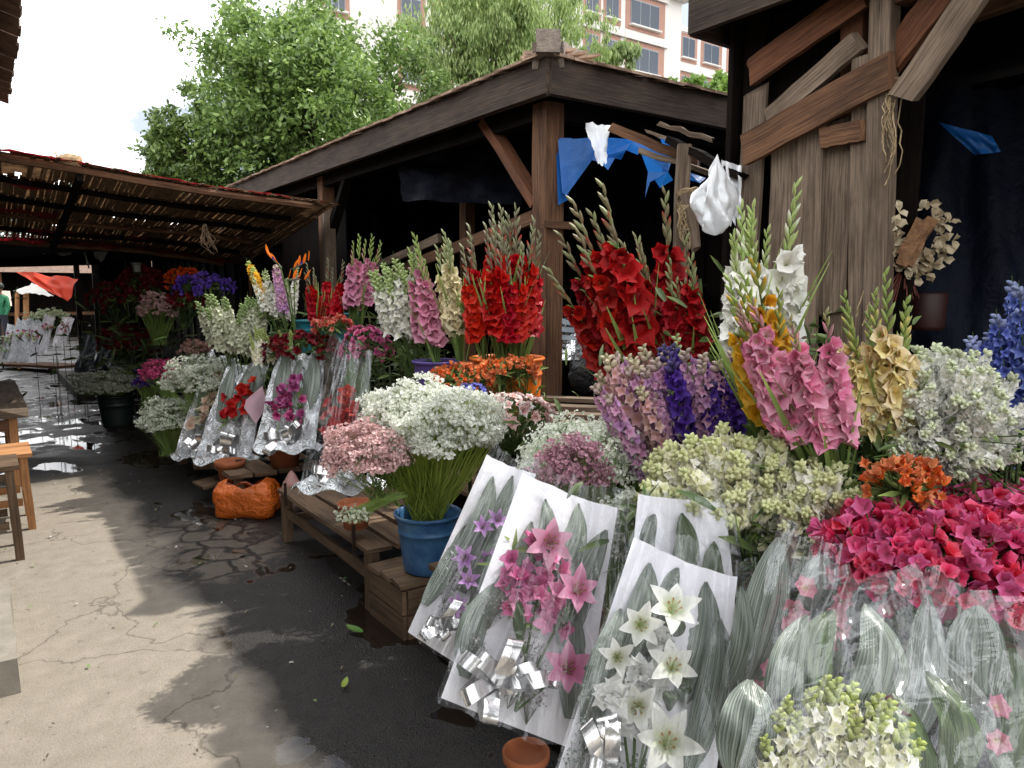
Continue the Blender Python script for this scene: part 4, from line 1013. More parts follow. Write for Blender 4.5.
gyp('dusty pink gypsophila bunch in front of the white one behind the paper bouquets', at(590, 600, D=2.35), at(572, 478, D=2.25), .10, .07, .11, 150, lin('cf9db2'), lin('9a6c80'), .006)
gyp('trailing white gypsophila between the two rows of paper bouquets', at(625, 640, D=2.2), at(620, 545, D=2.1), .06, .07, .14, 110, (.75, .78, .72), (.4, .5, .3), .006)
# dark greenery between bunches
def greenery(label, c, rx, ry, rz, n, col=DGREEN, L=(.06, .12), w=.022, group='green foliage between the bunches', name='foliage_bunch'):
    b = MB(); H = (RT, V((FW.x, FW.y, 0)).normalized())
    for i in range(n):
        p = c+H[0]*G(0, .5)*rx+H[1]*G(0, .5)*ry+ZUP*G(0, .5)*rz
        d = rdir(); d.z = abs(d.z)*.8
        blade(b, p, d, U(*L), w*U(.6, 1.2), rdir(), lerp(col, GREEN, U(0, .6)), lerp(GREEN, LGREEN, U(0, .5)), V((0, 0, -.02)), 3)
    root = thing(name, label, 'foliage', c-ZUP*rz, group); b.build('leaves', PLD, root); b = MB()
    for i in range(n//8):
        p = c+H[0]*G(0, .5)*rx+H[1]*G(0, .5)*ry; b.tube([p-ZUP*(rz+.15), p+ZUP*G(0, .4)*rz], .004, 4, DGREEN)
    b.build('stems', PLD, root)
    return root
greenery('glossy green foliage under the white bell flowers', at(965, 480, D=1.95), .3, .14, .16, 420, GREEN, (.04, .09), .013)
greenery('dark leaves below the bright pink gladioli', at(862, 450, D=2.1), .25, .15, .2, 260)
greenery('dark leaves under the violet larkspur', at(700, 450, D=2.6), .4, .2, .3, 420)
greenery('dark leaves behind the crimson gladioli stems', at(745, 400, D=2.75), .3, .2, .35, 350)
greenery('dark leaves filling the space behind the clear wrapped bouquets', at(850, 610, D=1.95), .42, .06, .3, 420, DGREEN, (.06, .12), .03)
greenery('shadowy leaves beneath the cream snapdragons', at(770, 545, D=1.95), .4, .14, .16, 300)

# middle row -----------------------------------------------------------------
bucket('deep blue plastic bucket of gypsophila on the wooden crate', (1.63, 2.95, .262), .148, .275, BK_BLUE)
gyp('big sunlit white gypsophila cloud in the deep blue bucket', V((1.63, 2.95, .5)), at(430, 430, D=3.3), .31, .26, .19, 1250, (.96, .97, .95), (.72, .8, .55), .0075, stemc=lin('a8be56'), nst=420, stemr=.0022, low=-.35)
gyp('pink gypsophila bunch spilling left of the blue bucket', at(385, 505, D=3.2), at(366, 463, D=3.1), .17, .15, .14, 440, lin('f4ced2'), lin('c898a0'), .0062, nst=60)
gyp('white sprig of gypsophila drooping from the pink bunch over the bench', at(392, 495, D=3.05), at(353, 522, D=3.0), .06, .03, .045, 30, (.82, .85, .75), (.6, .7, .4), .007, k=6, nst=30)
spikes('tall bright red gladiolus bunch in the orange bucket by the corner post', 'flowers', P_glad('red', RED, buds=(lin('9aa07a'), lin('7a6a60')), nf=14, zone=(.42, .74), fs=1.45), at(505, 400, D=4.15), at(502, 300, D=4.1), 22, .19, .12, .05, .58, GL, r0=.1)
bucket('bright orange bucket holding the red gladioli', at(507, 410, D=4.15), .20, .30, BK_ORG, taper=.9)
spikes('cream gladiolus bunch left of the bright red one', 'flowers', P_glad('cream', CREAM, nf=12, zone=(.44, .8), fs=1.4), at(462, 395, D=4.3), at(452, 300, D=4.25), 5, .07, .06, .02, .62, GL, r0=.04)
spikes('soft pink gladiolus bunch in the purple bucket', 'flowers', P_glad('lpink', LPINK, buds=(LGREEN, LGREEN), nf=12, zone=(.42, .78), fs=1.3), at(440, 400, D=4.4), at(427, 305, D=4.35), 5, .05, .05, .03, .6, GL, r0=.04)
bucket('purple plastic bucket under the pale gladioli', at(437, 402, D=4.4), .135, .25, BK_PUR)
spikes('white and green snapdragon bunch left of the soft pink gladioli', 'flowers', P_stock('snapw', WHITE, tipc=lin('a8bc78'), fs=.045, rad=.035, n=44, tips=.35), at(420, 400, D=4.6), at(400, 300, D=4.55), 16, .14, .12, .04, .72, ST, r0=.04)
dome('orange alstroemeria bunch before the orange bucket', 'flowers', OC, at(470, 412, D=3.95), at(462, 378, D=3.85), 24, .16, .12, .05, AL)
dome('small coppery alstroemeria bunch over the rim of the orange bucket', 'flowers', OC, at(515, 410, D=3.9), at(508, 370, D=3.85), 22, .14, .09, .045, AL)
dome('pink and white carnation bunch between the gypsophila and the orange bucket', 'flowers', protos('carn', lambda: ruffle_head(CARN, .03), 4), at(515, 450, D=3.55), at(512, 415, D=3.5), 52, .18, .16, .08, AL, front=.2)
dome('small blue violet flower cluster on top of the carnations', 'flowers', protos('bluecarn', lambda: ruffle_head([(lin('4048a0'), lin('6a70cc'), lin('8c92e0'))], .026), 3), at(470, 420, D=3.6), at(470, 393, D=3.55), 9, .06, .05, .03, AL)
greenery('dark green stems around the purple bucket', at(410, 365, D=4.8), .3, .2, .3, 380)
greenery('green stalks packed in front of the orange bucket', at(490, 392, D=4.0), .3, .1, .12, 240, GREEN)
greenery('low dark leaves beneath the carnations', at(500, 440, D=3.6), .3, .15, .12, 240)

# left middle group -------------------------------------------------------
spikes('tall pink gladiolus spikes beside the second post', 'flowers', P_glad('lpink', LPINK), at(352, 345, D=5.9), at(360, 285, D=5.8), 7, .11, .08, .05, .62, GL, r0=.05)
spikes('deep red gladiolus bunch at the foot of the second post', 'flowers', P_glad('red', RED), at(325, 350, D=5.9), at(325, 295, D=5.85), 9, .15, .1, .05, .64, GL, r0=.05)
spikes('yellow snapdragon spikes leaning left at the end of the row', 'flowers', P_stock('yellow', YEL, fs=.045, rad=.035, tips=.12), at(280, 345, D=6.0), at(258, 288, D=6.0), 4, .04, .05, .03, .7, ST, r0=.03)
spikes('white stock bunch around the birds of paradise', 'flowers', L4, at(285, 350, D=5.8), at(280, 296, D=5.8), 14, .15, .1, .06, .72, ST, r0=.05)
spikes('few pink spikes standing among the white stock', 'flowers', L1, at(290, 345, D=5.7), at(284, 285, D=5.7), 4, .05, .05, .04, .74, ST, r0=.03)
def bird(p, d, s, label):
    r = thing('bird_of_paradise', label, 'flower', at(295, 335, D=5.6), 'birds of paradise')
    b = MB(); b.tube([at(295, 335, D=5.6), (at(295, 335, D=5.6)+p)*.5+V((0, 0, .05)), p], .006, 4, GREEN); b.build('stem', PL, r)
    b = MB(); bud(b, p-d*.02, d, .17*s, .014*s, lin('5a6a50'), lin('8a7a70')); b.build('beak', PL, r)
    b = MB()
    for k in range(4):
        dd = (d*.5+ZUP*.8+rdir()*.35).normalized(); blade(b, p+d*.04*k, dd, .13*s, .035*s, rdir(), lin('e86a10'), lin('f08428'), V((0, 0, 0)), 4)
    b.build('petals', PL, r)
    b = MB(); blade(b, p+d*.05, (d+ZUP*.5), .08*s, .015, rdir(), lin('2a2a90'), lin('3838a8')); b.build('tongue', PL, r)
bird(at(280, 266, D=5.6), (RT*-.5+ZUP*.5).normalized(), .6, 'leftmost bird of paradise with its orange crest pointing up')
bird(at(294, 268, D=5.55), (RT*.8+ZUP*.4).normalized(), .6, 'middle bird of paradise tilting right')
bird(at(288, 280, D=5.5), (RT*1+ZUP*.05).normalized(), .7, 'lowest bird of paradise lying nearly flat')
spikes('white and green stock bunch left of the birds of paradise', 'flowers', P_stock('sno', [(lin('b0b890'), lin('ccd0b4'), lin('dadac8'))], tipc=lin('8ea468'), fs=.05, rad=.04, n=50, tips=.3), at(243, 390, D=6.0), at(236, 328, D=5.9), 26, .22, .15, .07, .72, ST, r0=.08)
spikes('lime green stock bunch below the white stock', 'flowers', P_stock('lime', SNAPC, tipc=lin('a8b868'), fs=.045, rad=.04, n=44, tips=.45), at(275, 390, D=5.6), at(270, 345, D=5.5), 14, .16, .12, .03, .74, ST, r0=.08)
DR = [(lin('38060c'), lin('7a1020'), lin('901a2c')), (lin('300408'), lin('5c0c18'), lin('781420'))]
DRH = protos('darkred', lambda: cup_cluster(DR, .028, 6, .05, 5, .2, 1.0), 4)
DK_ = 'dark rounded bunches'
dome('dark red flower mass above the foil bouquets', 'flowers', DRH, at(305, 380, D=5.6), at(302, 350, D=5.5), 34, .26, .15, .12, DK_)
dome('coral flower cluster in front of the turquoise buckets', 'flowers', protos('coral', lambda: cup_cluster([(lin('c84830'), lin('d86a58'), lin('e89a88')), (lin('b03028'), lin('c84840'), lin('d87068'))], .024, 5, .04, 5), 3), at(332, 350, D=5.5), at(332, 326, D=5.4), 14, .13, .08, .05, DK_)
dome('magenta carnation bunch above the tall wrapped bouquet', 'flowers', protos('hpink', lambda: ruffle_head(HPINK, .034), 4), at(365, 385, D=4.9), at(366, 352, D=4.85), 44, .15, .12, .15, DK_, front=.2)
bucket('left turquoise bucket of red flowers at the foot of the second post', at(312, 352, D=6.0), .13, .26, BK_TUR, 'turquoise buckets')
bucket('right turquoise bucket beside the magenta carnations', at(346, 345, D=6.1), .13, .26, BK_TUR, 'turquoise buckets')
gyp('white gypsophila mound beside the foil bouquets', at(205, 430, D=6.2), at(203, 385, D=6.2), .30, .2, .22, 420, (.78, .8, .74), (.45, .52, .35), .0085)
gyp('lower white gypsophila mound drooping toward the lane', at(170, 455, D=6.3), at(168, 424, D=6.3), .21, .18, .2, 300, (.74, .77, .7), (.42, .5, .32), .0085)
gyp('magenta filler flowers left of the white gypsophila mound', at(170, 400, D=6.8), at(163, 376, D=6.8), .17, .15, .13, 170, lin('c04a80'), lin('702048'), .011, k=8, group=None)
gyp('violet filler flowers at the dark edge left of the magenta filler', at(150, 405, D=6.9), at(148, 385, D=6.9), .1, .1, .13, 70, lin('4a2a88'), lin('2a1848'), .011, k=7, group=None)
gyp('grey green gypsophila bush in the dark bucket by the lane', (1.22, 9.65, .35), at(106, 388, D=8.5), .34, .3, .18, 450, (.5, .53, .42), (.25, .3, .18), .009)
bucket('black bucket under the grey green bush by the lane', (1.22, 9.65, 0), .2, .36, BK_DRK)
# shadowy bunches
dome('purple iris bunch in the dark behind the awning', 'flowers', protos('purpleh', lambda: cup_cluster([(lin('4a2890'), lin('6a48c0'), lin('8460cc'))], .035, 6, .06, 5), 3), at(205, 320, D=8.0), at(205, 288, D=7.9), 26, .28, .15, .12, DK_)
dome('deep orange flower bunch beside the purple irises', 'flowers', protos('orangeh', lambda: cup_cluster([(lin('b03808'), lin('d84c14'), lin('e06020'))], .035, 6, .06, 5), 3), at(182, 320, D=8.2), at(184, 278, D=8.1), 16, .16, .12, .08, DK_)
dome('dark crimson bunch under the orange one', 'flowers', DRH, at(185, 330, D=8.0), at(184, 303, D=7.9), 20, .18, .12, .1, DK_)
gyp('pale pink filler bunch in the shade left of the purple irises', at(160, 345, D=8.0), at(158, 312, D=7.9), .2, .15, .2, 110, lin('c8a0a0'), lin('704848'), .014, k=7, group=None)
gyp('dusty rose filler low in the shade above the white mound', at(198, 375, D=7.6), at(196, 352, D=7.5), .16, .12, .1, 90, lin('b08880'), lin('60403c'), .014, k=7, group=None)
for px, py, rx, lab in ((120, 300, .35, 'wine red bunch high in the dark part of the lane'), (128, 345, .35, 'wine red bunch low in the dark part of the lane'), (142, 285, .2, 'small wine red bunch next to the pale pink filler')):
    dome(lab, 'flowers', DRH, at(px, py+30, D=9.3), at(px, py, D=9.2), 30, rx, .2, .2, DK_, s=(1.2, 1.6))
greenery('dark foliage filling the shaded shelves', at(150, 350, D=9.0), 1.2, .5, .8, 420, DGREEN, (.1, .2), .03)
greenery('dark foliage at the back of the middle stall shelf', at(330, 350, D=6.3), .9, .3, .35, 420, DGREEN, (.08, .16), .02)
bucket('small white pot standing on the high dark shelf', at(137, 272, D=8.8), .05, .11, plain('white_pot', lin('8a8880'), .5), cat='pot', name='pot')

# ================================================================ WRAPPED BOUQUETS
LILP = ((lin('c84a80'), lin('e88ab4'), lin('f0b0cc')), (lin('e06a98'), lin('f0a4c0'), lin('f4bed2')))
LILW = ((lin('b8cc6a'), lin('eef0e4'), lin('f4f4f0')), (lin('ccd88a'), lin('f0f2ea'), lin('f6f6f4')))
LILV = ((lin('a060b8'), lin('c890d8'), lin('dcb4e4')),)*2
def P_lily(key, cols, **k): return protos('lily_'+key, lambda: lily(rnd.choice(cols), **k), 3)
AZ = [(lin('b83078'), lin('dc5c9c'), lin('e888b8')), (lin('c04488'), lin('e47cb0'), lin('eca0c8'))]
class Wrap:
    """bouquet laid on a leaning panel between four world corners: bl, br, tr, tl"""
    def __init__(s, label, bl, br, tr, tl, bulge=.05, group='wrapped bouquets', cat='bouquet'):
        s.c = [V(x) for x in (bl, br, tr, tl)]; s.b = bulge
        s.root = thing('wrapped_bouquet', label, cat, (s.c[0]+s.c[1])*.5, group)
        n = (s.c[1]-s.c[0]).cross(s.c[3]-s.c[0]).normalized()
        s.n = n if n.dot(FW) < 0 else -n
        s.W = (s.c[1]-s.c[0]).length; s.H = (s.c[3]-s.c[0]).length
    def P(s, u, v, w=0.):
        a, b, c, d = s.c
        return (a*(1-u)+b*u)*(1-v)+(d*(1-u)+c*u)*v+s.n*(w-.5*s.b*(1-(2*u-1)**2))
    def sheet(s, name, mat, w=0., amp=.012, over=0., fr=3, edge=.0, belly=0., top=0., nu=18, nv=22, pinch=0., fold=0.):
        ridge = name == 'cellophane'
        if ridge: nu, nv = 48, 56
        b = MB(); sd = U(0, 99)
        def f(u, v):
            uu = .5+(u-.5)*(1+over*2)*(1-pinch*math.exp(-((v-.12)/.09)**2)); vv = -over*.5+v*(1+over+top)
            vv += edge*noise.noise(V((u*6, sd, 0)))*(abs(v-.5)*2)**2
            k = math.sin(PI*min(1, max(0, u)))*math.sin(PI*min(1, max(0, v))**.8)
            nz = noise.noise(V((u*fr*2, v*fr*.7, sd)))+.5*noise.noise(V((u*fr*5+v*2, v*fr*1.5, sd)))
            if ridge:
                t_ = u*2.6+(u-.5)*v*2.2; nz = nz*.5+1.1*(1-3.2*abs(noise.noise(V((t_, v*.55, sd)))))*1.0+.6*(1-3*abs(noise.noise(V((u*1.5-v*2.3, v*2.1+u, sd+9)))))
            q = s.P(uu, vv, w+belly*k+amp*nz*1.5)
            if fold: q += s.n*fold*max(0, abs(u-.5)*2-.82)*5*.05
            return q
        b.grid(nu, nv, f); o = b.build(name, mat, s.root, True); return o
    def leaf(s, u0, v0, u1, v1, wid, w=.012, mat=SILV, curl=.02):
        curl = U(.005, .045); bow = U(-.03, .03); tw = U(-.5, .5); b = MB(); p0, p1 = s.P(u0, v0, w), s.P(u1, v1, w); d = p1-p0; sd = d.cross(s.n).normalized()
        def f(a, t):
            ww = wid*(math.sin(PI*(.06+.93*t))**.62)*(1-.25*t)
            return p0+d*t+sd*((a-.5)*ww+bow*math.sin(t*3))+s.n*(-abs(a-.5)*ww*.35+curl*math.sin(t*3)+(a-.5)*ww*tw*t+.004*math.sin(a*9+t*14))
        b.grid(8, 14, f); b.build('leaf', mat, s.root, True)
    def bloom(s, me, u, v, w, sc, part_='flower', tilt=.35):
        d = s.n+rdir()*tilt
        child(s.root, part_, rnd.choice(me), frame_z(d, rdir(), s.P(u, v, w), sc))
    def stalk(s, pts, r=.003, w=.02, c=GREEN):
        b = MB(); b.tube([s.P(u, v, w) for u, v in pts], r, 5, c); b.build('stem', PL, s.root)
    def breath(s, spots, n=70, r=.03, w=.03, fs=.0032, col=lin('c9c8c8')):
        b = MB()
        for (u, v) in spots:
            c = s.P(u, v, w)
            for i in range(n):
                p = c+rdir()*r*U(.3, 1.25); cc = lerp((.2, .2, .2), col, U(.2, 1))
                o = len(b.v); m4 = frame_z(rdir(), rdir(), p, fs*U(.6, 1.3))
                for q in ((-1, 0, 0), (0, -1, .3), (1, 0, 0), (0, 1, -.3)): b.vert(m4 @ V(q), (0, 0), cc)
                b.f.append((o, o+1, o+2, o+3))
                if i % 5 == 0: b.tube([c-(s.P(u, v, w)-s.P(u, v-.1, w)), p], .0005, 3, (.2, .22, .18))
        b.build('filler_sprays', PL, s.root)
    def ribbon(s, u, v, n=6, sc=.045, w=.03, mat=RIB):
        for k in range(n):
            b = MB(); az = U(-.5, PI+.5) if k < n-2 else -PI/2+U(-.8, .8); L = sc*U(.8, 1.5)
            e1 = (s.P(u+.1, v, w)-s.P(u, v, w)).normalized(); e2 = s.n.cross(e1)
            d = e1*math.cos(az)+e2*math.sin(az)+s.n*.5; c = s.P(u+U(-.06, .06), v+U(-.02, .02), w)
            ax = (d.cross(s.n)+rdir()*.3).normalized(); wd = sc*.33
            def f(a, t):
                w_ = t*2*PI*.85; q = c+d*(L*.5*(1-math.cos(w_)))+s.n*(L*.36*math.sin(w_))
                return q+ax*((a-.5)*wd*1.5+.25*sc*t)
            b.grid(2, 22, f); b.build('ribbon', mat, s.root, True)

GB = 'paper and cellophane bouquets in the front row'
def q4(bl, br, tr, tl, D0, D1): return (at(*bl, D=D0), at(*br, D=D0), at(*tr, D=D1), at(*tl, D=D1))
# bouquet A
A = Wrap('white paper bouquet of lilac lilies at the left end of the front row', *q4((408, 632), (470, 672), (536, 474), (487, 454), 1.95, 2.15), group=GB)
A.sheet('paper', PAPER, 0, .008)
for u, v, u2, v2, w in ((.2, .35, .25, .9, .075), (.5, .3, .6, .95, .08), (.05, .15, .15, .6, .06), (.8, .2, .9, .8, .07)): A.leaf(u, v, u2, v2, w)
for u, v in ((.42, .62), (.6, .68), (.35, .45), (.5, .35), (.45, .22), (.66, .5)): A.bloom(P_lily('violet', LILV), u, v, .04, U(.45, .62))
A.breath(((.3, .3), (.4, .18), (.6, .22), (.25, .4)), 90, .03); A.ribbon(.35, .1, 8, .05)
A.sheet('cellophane', CEL, .07, .012, .03, 4, .03, .02)
# D behind
Dq = Wrap('white paper bouquet with three broad leaves behind the white lily bouquet', *q4((625, 640), (740, 650), (726, 503), (638, 494), 1.76, 1.84), group=GB)
Dq.sheet('paper', PAPER, 0, .006)
for u, v, u2, v2, w, m in ((.15, .4, .22, .87, .075, SILV), (.45, .4, .5, .9, .075, GRNL), (.82, .3, .84, .72, .07, GRNL)): Dq.leaf(u, v, u2, v2, w, .012, m)
Dq.sheet('cellophane', CEL, .05, .01, .02, 4, .03, .02)
# B
B = Wrap('white paper bouquet of pink lilies and roses', *q4((441, 698), (580, 752), (618, 508), (523, 472), 1.72, 1.98), group=GB)
B.sheet('paper', PAPER, 0, .008)
for u, v, u2, v2, w in ((.1, .35, .22, .80, .08), (.38, .55, .28, .92, .07), (.5, .55, .6, .96, .085), (.75, .35, .93, .88, .10), (.1, .1, .12, .5, .08), (.9, .1, .8, .5, .08)): B.leaf(u, v, u2, v2, w)
for u, v, sc in ((.42, .72, .72), (.72, .56, .68), (.78, .26, .72)): B.bloom(P_lily('pink', LILP, W=.04), u, v, .06, sc*1.3, 'lily', .2); B.stalk([(.5, .05), (u, v)], w=.04)
AZP = protos('azalea', lambda: cup_cluster(AZ, .026, 4, .02, 5, .3, 1.1), 3)
for u, v in ((.3, .68), (.5, .62), (.35, .55), (.26, .5), (.55, .5), (.32, .4), (.62, .42), (.2, .58), (.46, .48)): B.bloom(AZP, u, v, .045, 1.1, 'azalea')
B.leaf(.4, .3, .3, .45, .035, .06, GRNL); B.leaf(.66, .4, .8, .5, .035, .05, GRNL)
B.breath(((.15, .4), (.5, .33), (.55, .25), (.25, .15), (.45, .15), (.6, .12), (.12, .22)), 110, .032); B.ribbon(.35, .12, 9, .075); B.ribbon(.6, .22, 3, .05)
B.sheet('cellophane', CEL, .09, .014, .05, 4, .03, .02)
# C
Cq = Wrap('white paper bouquet of white lilies', *q4((548, 800), (712, 812), (737, 577), (634, 537), 1.45, 1.72), group=GB)
Cq.sheet('paper', PAPER, 0, .008)
for u, v, u2, v2, w in ((.22, .45, .2, .92, .085), (.5, .5, .48, .95, .085), (.7, .4, .72, .93, .085), (.86, .2, .88, .78, .10), (.1, .25, .08, .7, .08), (.8, .05, .85, .35, .1)): Cq.leaf(u, v, u2, v2, w)
for u, v, sc in ((.46, .72, .62), (.24, .64, .52), (.55, .5, .58), (.62, .22, .68), (.14, .5, .4), (.38, .34, .5)): Cq.bloom(P_lily('white', LILW, W=.042), u, v, .06, sc*1.42, 'lily', .25); Cq.stalk([(.5, .02), (u, v)], w=.04)
WR = protos('whiterose', lambda: ruffle_head([(lin('c8ccb8'), lin('f0f1ec'), lin('f6f6f4'))], .05), 3)
for u, v in ((.4, .6), (.34, .47), (.46, .42), (.2, .36), (.42, .28)): Cq.bloom(WR, u, v, .045, .9, 'rose')
for a in ((.5, .64, .58, .70), (.6, .46, .72, .42), (.62, .42, .6, .34), (.3, .55, .2, .6)): Cq.leaf(*a, .035, .06, GRNL)
Cq.breath(((.08, .36), (.12, .25), (.25, .2), (.2, .45), (.5, .12), (.3, .12), (.1, .15)), 110, .028, col=lin('a8b8a8')); Cq.ribbon(.3, .12, 8, .065)
Cq.sheet('cellophane', CEL, .09, .014, .05, 4, .03, .02)
# E clear, pink gladioli
E_ = Wrap('clear wrapped bouquet of pale pink gladioli', *q4((715, 760), (840, 740), (885, 575), (765, 528), 1.5, 1.62), group=GB)
for u, v, u2, v2, w in ((.1, .3, .12, .98, .11), (-.05, .3, -.12, .72, .06), (.62, .6, .85, .98, .075), (.5, .7, .55, 1.0, .06), (.9, .5, 1.0, .8, .06)): E_.leaf(u, v, u2, v2, w)
GF = protos('gladfloret', lambda: petals(6, .036, .032, .25, 1.2, lin('ecdca0'), lin('e2a0ac'), lin('d8809c'), cup=.25, ruf=.004), 4)
for u, v, sc in ((.38, .78, .95), (.32, .68, 1), (.4, .62, 1.1), (.3, .58, .95), (.45, .54, 1), (.36, .48, .9), (.42, .42, .85), (.68, .76, .8), (.66, .68, .95), (.72, .62, .85), (.65, .55, .9), (.2, .3, .9), (.12, .22, .8), (.26, .38, .8)): E_.bloom(GF, u, v, .04, sc, 'floret')
E_.bloom(protos('magbit', lambda: cup_cluster([(lin('701440'), lin('98245c'), lin('b04878'))], .01, 8, .02), 2), .2, .14, .04, 1.2); E_.bloom(_cache['magbit'], .26, .18, .04, 1.2)
E_.sheet('cellophane', CELG, .08, .02, .04, 4, .05, .03)
# G right
G_ = Wrap('clear wrapped bouquet with one large silvery leaf at the right edge', *q4((870, 800), (1060, 800), (1060, 625), (905, 585), 1.25, 1.4), group=GB)
for u, v, u2, v2, w, m in ((.2, .3, .15, .98, .10, SILV), (.55, .4, .5, 1.0, .12, SILV), (.75, .1, .72, .8, .12, GRNL), (.9, .3, .95, .9, .10, SILV)): G_.leaf(u, v, u2, v2, w, .012, m)
G_.bloom(GF, .6, .45, .03, .8); G_.bloom(GF, .62, .3, .03, .8)
G_.sheet('cellophane', CELG, .07, .02, .05, 4, .05, .03)
# F front
F_ = Wrap('clear wrapped bouquet of creamy snapdragons nearest the camera', *q4((715, 850), (960, 850), (905, 610), (790, 600), 1.05, 1.25), group=GB)
for u, v, u2, v2, w, m in ((.22, .35, .2, .93, .07, SILV), (.36, .5, .42, .98, .075, GRNL), (.62, .5, .66, 1.02, .10, SILV), (.85, .1, .78, .62, .09, GRNL), (.0, .25, -.12, .62, .1, SILV), (1.0, .2, 1.0, .7, .07, GRNL)): F_.leaf(u, v, u2, v2, w, .012, m)
SNB = P_stock('snapf', SNAPC, tipc=lin('b8c468'), fs=.058, rad=.055, n=64, zone=(.3, .98), tips=.18, npet=5)
fr = F_.P(.4, -.25, 0)
for u, v in ((.3, .66), (.42, .64), (.52, .66), (.64, .6), (.2, .6), (.35, .6), (.48, .56), (.62, .52), (.14, .5), (.4, .52), (.55, .48), (.25, .48), (.1, .4), (.68, .45), (.32, .42), (.5, .42), (.2, .44), (.6, .4), (.02, .5), (.76, .5), (.08, .56), (.72, .58), (.86, .42), (.0, .4)):
    e = F_.P(u, v, .05+U(-.01, .02)); d = e-fr; child(F_.root, 'flower_spike', rnd.choice(SNB), frame_z(d, F_.n, fr, d.length))
F_.bloom(DRH, .72, .5, .02, .6)
F_.sheet('cellophane', CELG, .11, .02, .10, 4, .06, .05)

# foil bouquets -----------------------------------------------------------
GF2 = 'silver foil bouquets on the low staging'
def foilb(label, bl, br, tr, tl, D0, D1, cols, spots, leafm=SILV, extra=None, tall=False, lilies=None, D_=None):
    w = Wrap(label, *q4(bl, br, tr, tl, D0, D1), group=GF2, bulge=.04)
    w.sheet('foil', FOIL if not tall else CELG, 0, .03, -.04, 3, .10)
    for u, v, u2, v2, ww, m in (extra or ((.25, .4, .2, .98, .13, leafm), (.75, .4, .75, .98, .14, leafm), (.5, .4, .5, .92, .12, leafm))): w.leaf(u, v, u2, v2, ww, .015, m)
    me = protos('fb_'+label, lambda: cup_cluster(cols, .03, 5, .04, 5, .2, 1.0), 3)
    for u, v in spots: w.bloom(me, u, v, .07, 1.5)
    w.breath(((.3, .3), (.7, .28), (.5, .2)), 60, .05, fs=.006, col=lin('c8c8c0'))
    w.ribbon(.5, .08, 9, .10)
    def skirt(b):
        def f(u, v):
            az = -.1+(PI+.2)*u; rr = .13+.09*v+.02*noise.noise(V((u*9, v*3, D0)))
            c = w.P(.5, .1, .02)
            return c+RT*(-math.cos(az))*rr*1.15-V((FW.x, FW.y, 0))*math.sin(az)*rr*.7-ZUP*(.015+.05*v+.02*math.sin(u*23))
        b.grid(26, 5, f)
    b = MB(); skirt(b); b.build('foil_skirt', FOIL, w.root, True)
    if tall: w.sheet('cellophane', CEL, .10, .02, .04, 4, .04, .03)
    return w
foilb('foil bouquet of cream flowers at the far left of the staging', (172, 455), (222, 462), (240, 358), (208, 350), 6.0, 6.3, [(lin('c8c098'), lin('d8d2b0'), lin('e4e0cc')), (lin('c8a088'), lin('d8b8a4'), lin('e4d0c0'))], ((.5, .6), (.4, .45), (.6, .5), (.5, .35), (.35, .3), (.6, .75)))
foilb('foil bouquet of scarlet flowers with a pale pink paper fold', (192, 466), (252, 458), (272, 360), (226, 362), 5.6, 5.9, [(lin('90100c'), lin('cc2420'), lin('dc3a30'))], ((.55, .65), (.7, .7), (.45, .55), (.6, .5), (.45, .4), (.7, .58)))
foilb('foil bouquet of purple pink flowers right of the scarlet one', (250, 448), (318, 450), (328, 352), (276, 352), 5.2, 5.5, [(lin('88205c'), lin('b04a88'), lin('c878a8')), (lin('98104c'), lin('c03878'), lin('d070a0'))], ((.35, .55), (.4, .42), (.3, .35), (.5, .65), (.6, .4), (.65, .3), (.45, .5)))
foilb('tall clear bouquet of red lilies standing before the magenta carnations', (308, 494), (366, 482), (374, 356), (338, 346), 3.95, 4.25, [(lin('801410'), lin('b82420'), lin('c83830'))], ((.45, .62), (.55, .52), (.4, .45), (.6, .45), (.5, .38), (.35, .55)), extra=((.6, .2, .75, .92, .14, GRNL), (.35, .2, .4, .95, .12, GRNL), (.85, .1, .85, .7, .10, GRNL)), tall=True)
b = MB(); o = len(b.v)
for x, y in ((246, 400), (262, 386), (268, 404), (256, 424), (244, 408)): b.vert(at(x, y, D=5.5))
b.f.append(tuple(range(5))); tag(b.build('paper_fold', plain('pink_paper', lin('dcb8c8'), .5, trans=.3)), 'pale pink paper fold on the front of the scarlet foil bouquet', 'paper')

def pot(label, p, r=.085, h=.13):
    b = MB(); b.lathe([(0, 0), (r*.7, 0), (r*.92, h*.78), (r*1.05, h*.78), (r*1.08, h), (r*.98, h), (r*.9, h*.8), (0, h*.75)], p, 24)
    return tag(b.build('flower_pot', TERR, None, True), label, 'pot', 'terracotta pots')
pot('terracotta pot below the scarlet foil bouquet', at(231, 483, D=5.4), .10, .17)
pot('terracotta pot under the tall clear bouquet on the slatted bench', at(356, 527, D=3.75), .085, .13)
pot('terracotta pot in the dark under the purple pink foil bouquet', at(285, 468, D=5.45), .13, .2)
pot('terracotta pot standing below the pink lily bouquet', at(526, 788, D=1.85), .055, .10)
b = MB(); b.beam(at(198, 486, D=5.5), at(275, 462, D=5.9), .22, .02, ZUP, .004, 3); tag(b.build('plank', W_CRATE), 'loose board under the scarlet foil bouquet pot', 'board')
ob_ = MB(); cO = V((1.42, 5.15, .0))
